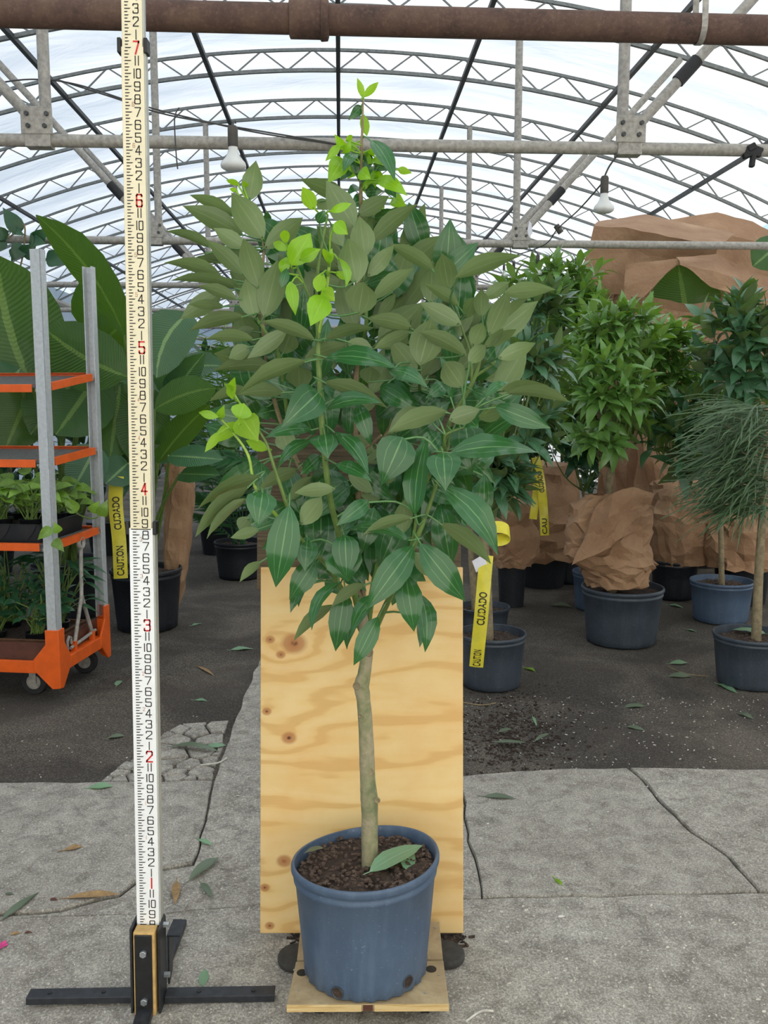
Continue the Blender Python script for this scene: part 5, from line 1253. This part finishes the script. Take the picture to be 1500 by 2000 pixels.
# the narrow leaved one in front
root, c, rr, Yc = bgpot('potted_podocarpus', 'weeping tree with grass like narrow leaves in a grey pot', 'potted tree', 1470, 1352, 76, 1236, 'pot_dark')
sp = branch(root, [c + Vector((.02, 0, -.02)), P(1482, 1120, Yc), P(1490, 1000, Yc), P(1500, 860, Yc)], .026, .016, 'bgbark', 'trunk', 10)
m = MB(); uv = []
for i in range(0):
    t = R(0, 1) ** 1.3; o_ = P(1500 - R(0, 90) * (1 - .5 * t) + R(0, 60), 1010 - 330 * t, Yc + R(-.22, .2)); a = math.pi + R(-1.3, 1.3) if random.random() < .75 else R(-1, 1)
    d = Vector((math.cos(a), math.sin(a) * .8 - .25, R(-.35, .45))).normalized(); l = R(.16, .34); p1_ = o_ + d * l * .55; p2_ = o_ + d * l + Vector((0, 0, -R(.08, .20))); w = R(.0026, .0042)
    sd = d.cross(UPV).normalized() * w; nn = Vector((0, 0, w)) if abs(d.z) < .5 else Vector((0, w, 0))
    m.add([o_ - sd * .6, o_ + sd * .6, p1_ + sd + nn, p1_ - sd + nn, p2_], [(0, 1, 2, 3), (3, 2, 4)]); uv += [(.5, 0)] * 5
for i in range(900):
    t = R(0, 1); o_ = P(1515 - R(0, 85), 1000 - 210 * t, Yc + R(-.2, .22)); a = math.pi + R(-1.2, 1.2) if random.random() < .85 else R(-1, 1)
    hz = Vector((math.cos(a), math.sin(a) * .8 - .3, 0)).normalized(); l = R(.14, .36); rise = R(-.2, .6); dr = R(.05, .55); w = R(.0022, .0038); sd = Vector((-hz.y, hz.x, 0)) * w
    pp = [o_ + hz * l * u + Vector((0, 0, l * (rise * u - (rise * .6 + dr) * u * u))) for u in (0, .4, .75, 1)]
    q = []
    for k, ww in zip(range(4), (.7, 1, .8, .1)): q += [pp[k] - sd * ww + Vector((0, 0, .4 * w)), pp[k] + sd * ww - Vector((0, 0, .9 * w))]
    m.add(q, [(0, 1, 3, 2), (2, 3, 5, 4), (4, 5, 7, 6)]); uv += [(.5, 0)] * 8
o = m.build('narrow_foliage', M['weep'], root, uvs=uv); o['kind'] = 'stuff'
for k in range(7): branch(root, [sp[-1 - k // 3], P(1490 - k * 12, 860 + k * 15, Yc - .05), P(1430 - k * 6 + R(-20, 20), 800 + k * 30, Yc - .12)], .008, .003, 'twig', seg=5)
loose('fallen_leaf', 'pale leaf lying on the soil below the weeping tree', (1495, 1238), (1430, 1230), 14, c.z + .012, M['greenleaf'])
# paper wrapped around the middle pot
root = thing('paper_wrap', 'crumpled tan paper wrapped round the trunk above the middle pot', 'paper wrap', P(1200, 1130, 5.15))
bundle(root, [(1205, 1138, 62, 5.18, .17), (1205, 1112, 68, 5.17, .2), (1190, 1080, 80, 5.15, .21), (1185, 1030, 78, 5.15, .2), (1192, 985, 72, 5.15, .17), (1200, 962, 52, 5.17, .12)], amp=.05, f=7, sq=.9)
sheet(root, [[(1165, 985, 4.98), (1200, 960, 4.95), (1240, 950, 4.95), (1280, 962, 5.0)], [(1150, 1030, 4.95), (1190, 1010, 4.9), (1230, 995, 4.92), (1268, 985, 5.0)], [(1118, 1100, 4.95), (1170, 1080, 4.9), (1215, 1050, 4.9), (1250, 1030, 5.0)]], 'paper_flap', amp=.035)
for lb, rg in (('dark brown paper bundle behind the yellow hanging tape', [(1060, 1085, 70, 6.9, .3), (1060, 1040, 80, 6.9, .35), (1055, 980, 75, 6.9, .35), (1060, 905, 60, 6.9, .3)]),
               ('tall brown paper wrap behind the black pot', [(1322, 1095, 55, 6.5, .25), (1320, 1040, 62, 6.5, .28), (1322, 985, 58, 6.5, .26), (1325, 940, 45, 6.5, .2)]),
               ('brown paper wrap behind the blue grey pot', [(1450, 1100, 75, 6.3, .3), (1450, 1050, 80, 6.3, .3), (1455, 1000, 70, 6.3, .28), (1460, 950, 50, 6.3, .2)]),
               ('low crumpled paper beside the taped tree trunk', [(1000, 1100, 40, 6.2, .2), (1005, 1070, 48, 6.2, .22), (1000, 1020, 45, 6.2, .2), (1005, 980, 32, 6.2, .15)])):
    z_ = P(rg[0][0], rg[0][1], rg[0][3])
    root = thing('wrapped_plant', lb, 'wrapped plant', (z_.x, z_.y, DZ), None); x0_, y0_, rx_, Y0_, ry_ = rg[0]
    rp = rx_ * .7 * depth(z_) / F; MB().lathe([(rp * .85, 0), (rp, z_.z - DZ), (rp * 1.03, z_.z - DZ + .02), (rp * .95, z_.z - DZ + .02)], (z_.x, z_.y, DZ + .004), 28, True, True).build('pot', M['pot_black'], root, smooth=True)
    bundle(root, rg, amp=.06, f=5, sq=.85, cap=True)
# tall paper-wrapped plants at the back right
root = thing('wrapped_plant', 'tall plant wrapped in a folded over tan paper sleeve with flat top', 'wrapped plant', (P(1300, 800, 7.7).x, 7.7, DZ))
bundle(root, [(1290, 1090, 120, 7.8, .2), (1290, 900, 125, 7.8, .22), (1285, 700, 125, 7.8, .22), (1285, 560, 120, 7.8, .22), (1280, 490, 105, 7.8, .20)], amp=.06, f=3.2, sq=.6, cap=True)
sheet(root, [[(1168, 432, 7.75), (1262, 418, 7.8), (1350, 438, 7.7), (1438, 456, 7.5)], [(1160, 440, 7.35), (1230, 446, 7.25), (1330, 466, 7.15), (1402, 480, 7.05)], [(1150, 490, 7.35), (1240, 496, 7.3), (1330, 508, 7.25), (1395, 518, 7.15)], [(1112, 570, 7.35), (1230, 575, 7.35), (1330, 582, 7.3), (1400, 582, 7.25)]], 'paper_fold', amp=.022, f=4, sub=4)
root = thing('wrapped_plant', 'tan paper sleeve sagging over a tall plant at the far right', 'wrapped plant', (P(1480, 800, 8.3).x, 8.3, DZ))
bundle(root, [(1460, 1060, 120, 8.35, .2), (1460, 800, 125, 8.35, .22), (1455, 600, 125, 8.35, .22), (1445, 500, 110, 8.35, .2), (1440, 470, 90, 8.35, .2)], amp=.07, f=2.6, sq=.7, cap=True)
sheet(root, [[(1295, 430, 8.2), (1400, 414, 8.1), (1470, 432, 8.05), (1560, 480, 8.0)], [(1310, 450, 7.95), (1400, 455, 7.9), (1470, 470, 7.9), (1560, 520, 7.9)], [(1330, 520, 7.9), (1400, 540, 7.9), (1470, 560, 7.9), (1560, 620, 7.9)]], 'paper_fold', amp=.025, f=4, sub=4)
root = thing('wrapped_plant', 'open brown paper sleeve showing a dark leaf through its torn side', 'wrapped plant', (P(1360, 800, 6.95).x, 6.95, DZ))
bundle(root, [(1370, 1080, 120, 7.08, .12), (1375, 900, 130, 7.08, .12), (1375, 760, 130, 7.08, .12), (1370, 680, 128, 7.08, .12)], amp=.05, f=4, sq=.7, cap=True)
sheet(root, [[(1222, 516, 6.85), (1262, 511, 6.85), (1300, 507, 6.85), (1338, 504, 6.85)], [(1220, 560, 6.8), (1245, 552, 6.8), (1272, 545, 6.8), (1305, 530, 6.8)], [(1218, 610, 6.8), (1228, 600, 6.78), (1240, 590, 6.75), (1258, 580, 6.75)], [(1224, 660, 6.8), (1232, 640, 6.78), (1240, 620, 6.75), (1252, 600, 6.75)]], amp=.02, f=5)
sheet(root, [[(1232, 578, 6.7), (1290, 586, 6.66), (1345, 592, 6.66), (1390, 590, 6.72)], [(1240, 600, 6.74), (1290, 604, 6.7), (1345, 608, 6.7), (1384, 606, 6.74)], [(1238, 660, 6.74), (1290, 665, 6.7), (1345, 668, 6.7), (1380, 660, 6.74)], [(1240, 740, 6.76), (1290, 740, 6.74), (1345, 740, 6.74), (1380, 735, 6.76)]], amp=.03, f=4)
sheet(root, [[(1322, 500, 6.9), (1400, 498, 6.85), (1450, 520, 6.8), (1520, 550, 6.8)], [(1330, 515, 6.75), (1395, 530, 6.68), (1450, 548, 6.66), (1520, 580, 6.66)], [(1345, 522, 6.72), (1390, 560, 6.66), (1440, 577, 6.64), (1520, 605, 6.64)]], amp=.035, f=5)
sheet(root, [[(1370, 660, 6.62), (1378, 625, 6.6), (1400, 592, 6.58), (1458, 572, 6.6)], [(1395, 665, 6.62), (1398, 632, 6.6), (1418, 604, 6.58), (1470, 582, 6.6)]], amp=.015, f=6)
traced(root, 'leaf', 1346, 640, 1324, 518, 120, 'u', 6.9, M['bop'], prof='b', ratio=.4, arch=.03)
traced(root, 'leaf', 1470, 520, 1530, 470, 60, 't', 7.0, M['bop'], prof='b', ratio=.4)
# tapes and tags on the right
ribbon('caution_tape', 'yellow caution tape tied to the trunk in the grey pot', [(950, 1085, 4.15), (946, 1130, 4.1), (940, 1200, 4.08), (934, 1260, 4.08), (930, 1303, 4.08)], 27, (('CUIDADO', .62, .33, .55), ('CAUTION', .99, .84, .55)), loops=((972, 1042, 4.15, 24, 26),))
ribbon('caution_tape', 'yellow caution tape hanging before the crumpled brown paper', [(1046, 893, 5.6), (1056, 940, 5.6), (1062, 1000, 5.6), (1064, 1046, 5.6)], 17, (('CUIDADO', .45, .18, .55), ('CAU', .98, .78, .55)))
ribbon('caution_tape', 'short strand of yellow tape doubled behind the longer one', [(1052, 900, 5.66), (1048, 960, 5.66), (1041, 1014, 5.66)], 15, ())
m = MB(); a, b, c_, d_ = [P(x, y, 4.12) for x, y in ((922, 1096), (944, 1083), (952, 1103), (930, 1118))]; m.prism([a, b, c_, d_], (0, .002, 0)); tag(m.build('plant_tag', M['tag']), 'small white tag tied above the yellow tape', 'tag')
# more greenery filling the back of the house
random.seed(36)
farl = ['dark shrub far behind the palm', 'broad shrub far behind the measuring rod', 'dark shrub in the back row beyond the plywood board', 'leafy shrub in the back row behind the small tree', 'dense shrub in the back row behind the taped tree', 'dense shrub in the back row behind the forked tree', 'dark shrub at the foot of the left film wall', 'dark shrub at the foot of the right film wall', 'tall shrub behind the trolley', 'tall shrub behind the folded paper sleeve']
for (x, Y, hh, wd), lb in zip(((-1.6, 9.3, 1.9, .9), (-2.6, 8.4, 2.0, .9), (-.6, 9.2, 1.7, .9), (.3, 9.0, 1.7, .9), (1.2, 9.2, 1.95, .9), (2.1, 10.0, 1.95, .9), (-3.3, 7.4, 2.0, .8), (3.2, 9.3, 2.2, .7), (-3.0, 6.2, 1.9, .8), (2.9, 10.9, 2.3, 1.0)), farl):
    root = thing('shrub', lb, 'shrub', (x, Y, DZ)); acc = []
    MB().lathe([(.17, 0), (.21, .3), (.22, .31), (.2, .31)], (x, Y, DZ + .003), 24, True, True).build('pot', M['pot_black'], root, smooth=True)
    for k in range(4): branch(root, [Vector((x, Y, .2)), Vector((x + R(-.2, .2), Y + R(-.2, .2), hh * .5)), Vector((x + R(-.4, .4), Y + R(-.4, .4), hh * .85))], .018, .006, seg=5)
    for i in range(95):
        p = Vector((x + max(-.36, min(.36, random.gauss(0, wd * .42))), Y + random.gauss(0, .3), hh * R(.25, 1.0))); whorl(root, p, Vector((R(-.5, .5), R(-.9, .2), R(.2, 1))), 'dark', 7, R(.15, .24), 1.0, None, acc)
    join_leaves('foliage', acc, root)

# ------------------------------------------------------------------ BULBS, CORDS, BLACK RAG
random.seed(37)
def floodbulb(label, x, ytop, ybot, wpx, Y, cord=None):
    t = P(x, ytop, Y); b = P(x, ybot, Y); s = depth(b) / F; r = wpx * s / 2; h = t.z - b.z
    root = thing('flood_bulb', label, 'light bulb', b)
    m = MB(); m.lathe([(.001, 0), (r * .7, h * .01), (r * .95, h * .06), (r, h * .11), (r * .93, h * .18), (r * .62, h * .28), (r * .45, h * .37), (r * .38, h * .46), (r * .36, h * .54)], (b.x, b.y, b.z), 24); m.build('glass', M['bulb'], root, smooth=True, angle=70)
    m = MB(); m.lathe([(r * .36, h * .52), (r * .40, h * .54), (r * .40, h * .94), (r * .3, h), (.002, h)], (b.x, b.y, b.z), 16); m.build('socket', M['socket'], root, smooth=True)
    if cord: MB().tube(spline([Vector((b.x, b.y, b.z + h))] + cord, 6), .004, 6).build('cord', M['cord'], root, smooth=True)
floodbulb('dusty white flood bulb hanging in front of the tie bar', 456, 246, 333, 50, 3.95, [P(458, 235, 4.0), P(460, 240, 4.1)])
floodbulb('white flood bulb hanging below the gusset plate', 1179, 344, 416, 40, 4.2, [P(1190, 325, 4.2), P(1206, 303, 4.18)])
for lb, x, yt, yb, w, Y in (('bare bulb with dark socket nearest the paper bundle', 1050, 497, 538, 18, 6.2), ('bare bulb hanging over the foliage between two others', 1003, 512, 545, 15, 6.8), ('small bare bulb hanging furthest along the string', 984, 518, 541, 12, 7.4)):
    floodbulb(lb, x, yt, yb, w, Y, [P(x - 4, yt - 6, Y), P(x - 6, 486, Y), P(x - 6, 476, 6.62)])
root = thing('power_cord', 'slack grey power cord strung along the near tie bar', 'cord', P(560, 262, 4.05))
MB().tube(spline([P(-20, 165, 4.2), P(60, 155, 4.15), P(150, 165, 4.1), P(285, 208, 4.05), P(400, 237, 4.05), P(520, 262, 4.05), P(690, 287, 4.1)], 8), .0035, 6).build('strand', M['cord'], root, smooth=True)
MB().tube(spline([P(110, 155, 4.15), P(220, 190, 4.1), P(330, 225, 4.05), P(520, 258, 4.05), P(640, 278, 4.08), P(690, 289, 4.1)], 8), .0035, 6).build('strand', M['cord'], root, smooth=True)
MB().tube(spline([P(350, 210, 4.05), P(341, 232, 4.05), P(344, 300, 4.04), P(347, 330, 4.04)], 6), .003, 6).build('strand', M['cord'], root, smooth=True)
root = thing('string_cord', 'thin cord sagging between the far tie bars', 'cord', P(1090, 448, 6.0))
MB().tube(spline([P(1176, 358, 4.3), P(1130, 410, 5.2), P(1090, 446, 6.0), P(1060, 480, 6.5), P(985, 505, 7.2)], 8), .004, 6).build('strand', M['cord'], root, smooth=True)
MB().tube([P(1086, 440, 6.0), P(1096, 455, 6.0)], .020, 8).build('plug', M['socket'], root)
m = MB(); c = GPY(1470, 298, 4.125)
for (ox, oz, sx, sz, an) in ((0, 0, .075, .034, .2), (-.01, .02, .04, .03, -.5), (.0, -.03, .022, .07, .1), (.02, .015, .05, .02, .4), (-.02, -.01, .05, .025, -.3)):
    m.box(c + Vector((ox, R(-.01, .0), oz)), (sx, .03, sz), Matrix.Rotation(an, 3, 'Y'))
o = m.build('black_rag', M['rubber'], None, bevel=.006); tag(o, 'knot of black tape tied round the near tie bar', 'tape')
m = MB(); q = [P(1034, 432, 6.35), P(1038, 436, 6.35), P(1040, 455, 6.35), P(1034, 464, 6.35), P(1030, 450, 6.35)]; m.prism(q, (0, .004, 0)); tag(m.build('hanging_scrap', M['tag']), 'pale scrap of film dangling from a slanted brace', 'scrap')

# ------------------------------------------------------------------ FALLEN LEAVES AND SCRAPS ON THE GROUND
random.seed(38)
FL = [
 ((370, 1720), (430, 1675), 20, 'fadedleaf', 'grey green leaf lying on the slab right of the rod', 'n', 0), ((392, 1725), (416, 1756), 16, 'fadedleaf', 'short faded leaf on the slab near the dry brown one', 'n', 0),
 ((345, 1722), (342, 1768), 22, 'dryleaf', 'curled brown dry leaf on the slab beside the rod', 'n', 0), ((130, 1755), (236, 1748), 13, 'dryleaf', 'long tan dry leaf lying on the slab left of the rod', 'n', 0),
 ((2, 1798), (78, 1742), 14, 'fadedleaf', 'long grey green blade on the slab near the crack', 'n', 0), ((172, 1540), (222, 1537), 12, 'greenleaf', 'pale leaf just inside the slab edge below the broken concrete', 'n', 0),
 ((335, 1459), (430, 1470), 10, 'fadedleaf', 'dark dry pod lying on the broken concrete', 'n', -.004), ((400, 1462), (442, 1456), 16, 'greenleaf', 'pale green leaf on the broken concrete', 'n', -.004),
 ((125, 1662), (163, 1654), 16, 'dryleaf', 'crumpled brown leaf in the middle of the left slab', 'n', 0), ((388, 1640), (415, 1652), 10, 'greenleaf', 'small bent leaf along the slab joint', 'n', 0),
 ((210, 1443), (245, 1438), 9, 'fadedleaf', 'small green sliver on the dirt behind the left slab', 'n', DZ), ((380, 1368), (405, 1370), 9, 'greenleaf', 'little pale leaf on the dirt beyond the broken concrete', 'n', DZ),
 ((228, 1340), (238, 1330), 12, 'greenleaf', 'small bright leaf on the dirt near the trolley wheel', 'h', DZ), ((375, 1222), (395, 1218), 10, 'greenleaf', 'tiny leaf on the dirt past the paper sleeve', 'n', DZ), ((385, 1302), (420, 1322), 6, 'dryleaf', 'thin tan twig like leaf on the dirt by the rod', 'n', DZ), ((450, 1270), (495, 1268), 10, 'greenleaf', 'leaf on the dirt beside the plywood board', 'n', DZ),
 ((395, 1928), (401, 1893), 24, 'greenleaf', 'upright pale green leaf standing behind the stand leg', 'n', 0), ((944, 1556), (1008, 1561), 8, 'fadedleaf', 'thin grey green blade on the right slab near the board', 'n', 0),
 ((1085, 1718), (1099, 1731), 9, 'lime', 'bright green sprig on the right slab', 'h', 0), ((1400, 1336), (1440, 1355), 10, 'greenleaf', 'long pale leaf on the dirt below the right pot', 'n', DZ), ((1308, 1297), (1345, 1296), 10, 'greenleaf', 'pale leaf on the dirt in front of the middle pot', 'n', DZ),
 ((1305, 1322), (1352, 1322), 10, 'fadedleaf', 'darker leaf on the dirt in front of the middle pot', 'n', DZ), ((1442, 1394), (1472, 1405), 12, 'fadedleaf', 'bluish grey leaf on the dirt right of the spilled soil', 'n', DZ), ((1225, 1420), (1260, 1428), 14, 'fadedleaf', 'torn green leaf on the dirt beyond the right slab', 'h', DZ),
 ((1220, 1382), (1262, 1380), 8, 'fadedleaf', 'flat dry olive leaf on the dirt between the pots', 'n', DZ), ((970, 1450), (1030, 1452), 7, 'fadedleaf', 'long thin blade on the spilled soil', 'n', .004), ((1045, 1448), (1075, 1434), 7, 'fadedleaf', 'slanting blade on the spilled soil edge', 'n', .004), ((975, 1430), (1000, 1424), 9, 'fadedleaf', 'short leaf on top of the spilled soil', 'n', .004),
 ((1040, 1400), (1048, 1420), 7, 'greenleaf', 'narrow leaf standing at the back of the spilled soil', 'n', .004), ((1025, 1305), (1046, 1313), 7, 'lime', 'green stalk piece on the dirt beside the grey pot', 'n', DZ), ((1080, 1145), (1060, 1138), 9, 'greenleaf', 'leaf on the dirt between the grey pot and paper', 'n', DZ), ((1022, 1140), (1058, 1140), 9, 'greenleaf', 'leaf on the dirt behind the taped tree', 'n', DZ),
 ((1075, 1183), (1120, 1187), 8, 'fadedleaf', 'long leaf in the shade beside the wrapped pot', 'n', DZ), ((1305, 1182), (1335, 1188), 8, 'greenleaf', 'leaf in the shade right of the wrapped pot', 'n', DZ), ((1340, 1230), (1362, 1235), 8, 'greenleaf', 'small leaf below the blue grey pot', 'n', DZ), ((10, 1746), (28, 1748), 12, 'fadedleaf', 'curled pale scrap on the slab crack', 'h', 0),
 ((20, 1826), (42, 1822), 10, 'dryleaf', 'small dry flake on the front slab left of the stand', 'h', .001), ((48, 1822), (64, 1822), 8, 'deck', 'dark bark chip on the front slab left of the stand', 'h', .001), ((98, 1756), (114, 1759), 9, 'deck', 'dark bark chip by the long tan leaf', 'h', 0), ((1090, 1791), (1106, 1790), 7, 'perlite', 'white flake on the front slab', 'h', .001)]
for (b, t, w, mt, lb, pf_, z) in FL:
    chip = mt in ('deck', 'perlite') or 'scrap' in lb or 'flake' in lb
    loose('ground_chip' if chip else 'fallen_leaf', lb, b, t, w, z, M[mt], cat='chip' if chip else 'leaf', prof=pf_, pet=not chip, curl=R(.03, .10), kind='t')
for pts_, lb in ((((910, 1995), (940, 1975), (964, 1975)), 'thin white straw bent on the front slab'), (((905, 1372), (940, 1377), (968, 1373)), 'pale twig lying at the edge of the spilled soil'), (((1305, 1302), (1340, 1316), (1385, 1321)), 'reddish twig lying before the right pots'), (((391, 1494), (425, 1490), (443, 1480)), 'white curved straw on the slab joint')):
    o = MB().tube(spline([G(x, y, .004 if y > 1470 else DZ + .006) for x, y in pts_], 4), .003, 5).build('straw', M['perlite'] if 'white' in lb else M['twig'], None, smooth=True); tag(o, lb, 'twig')
m = MB(); c = G(2, 1848, .001)
for k in range(5):
    a = k * 1.257; d = Vector((math.cos(a), math.sin(a), .25)); m.add([c, c + d * .012 + Vector((-d.y, d.x, 0)) * .007, c + d * .02, c + d * .012 - Vector((-d.y, d.x, 0)) * .007], [(0, 1, 2, 3)])
tag(m.build('fallen_petal', M['pink']), 'bright pink fallen blossom on the front slab', 'flower')

m = MB()
for (cx, cy, sx_, sy_, n_) in ((590, 1828, 12, 7, 90), (878, 1832, 13, 9, 130)):
    for _ in range(n_): bit(G(random.gauss(cx, sx_), random.gauss(cy, sy_), .002), R(.004, .010))
tag(m.build('spilled_soil', M['soil']), 'crumbs of potting soil at the foot of the plywood board', 'soil', kind='stuff')
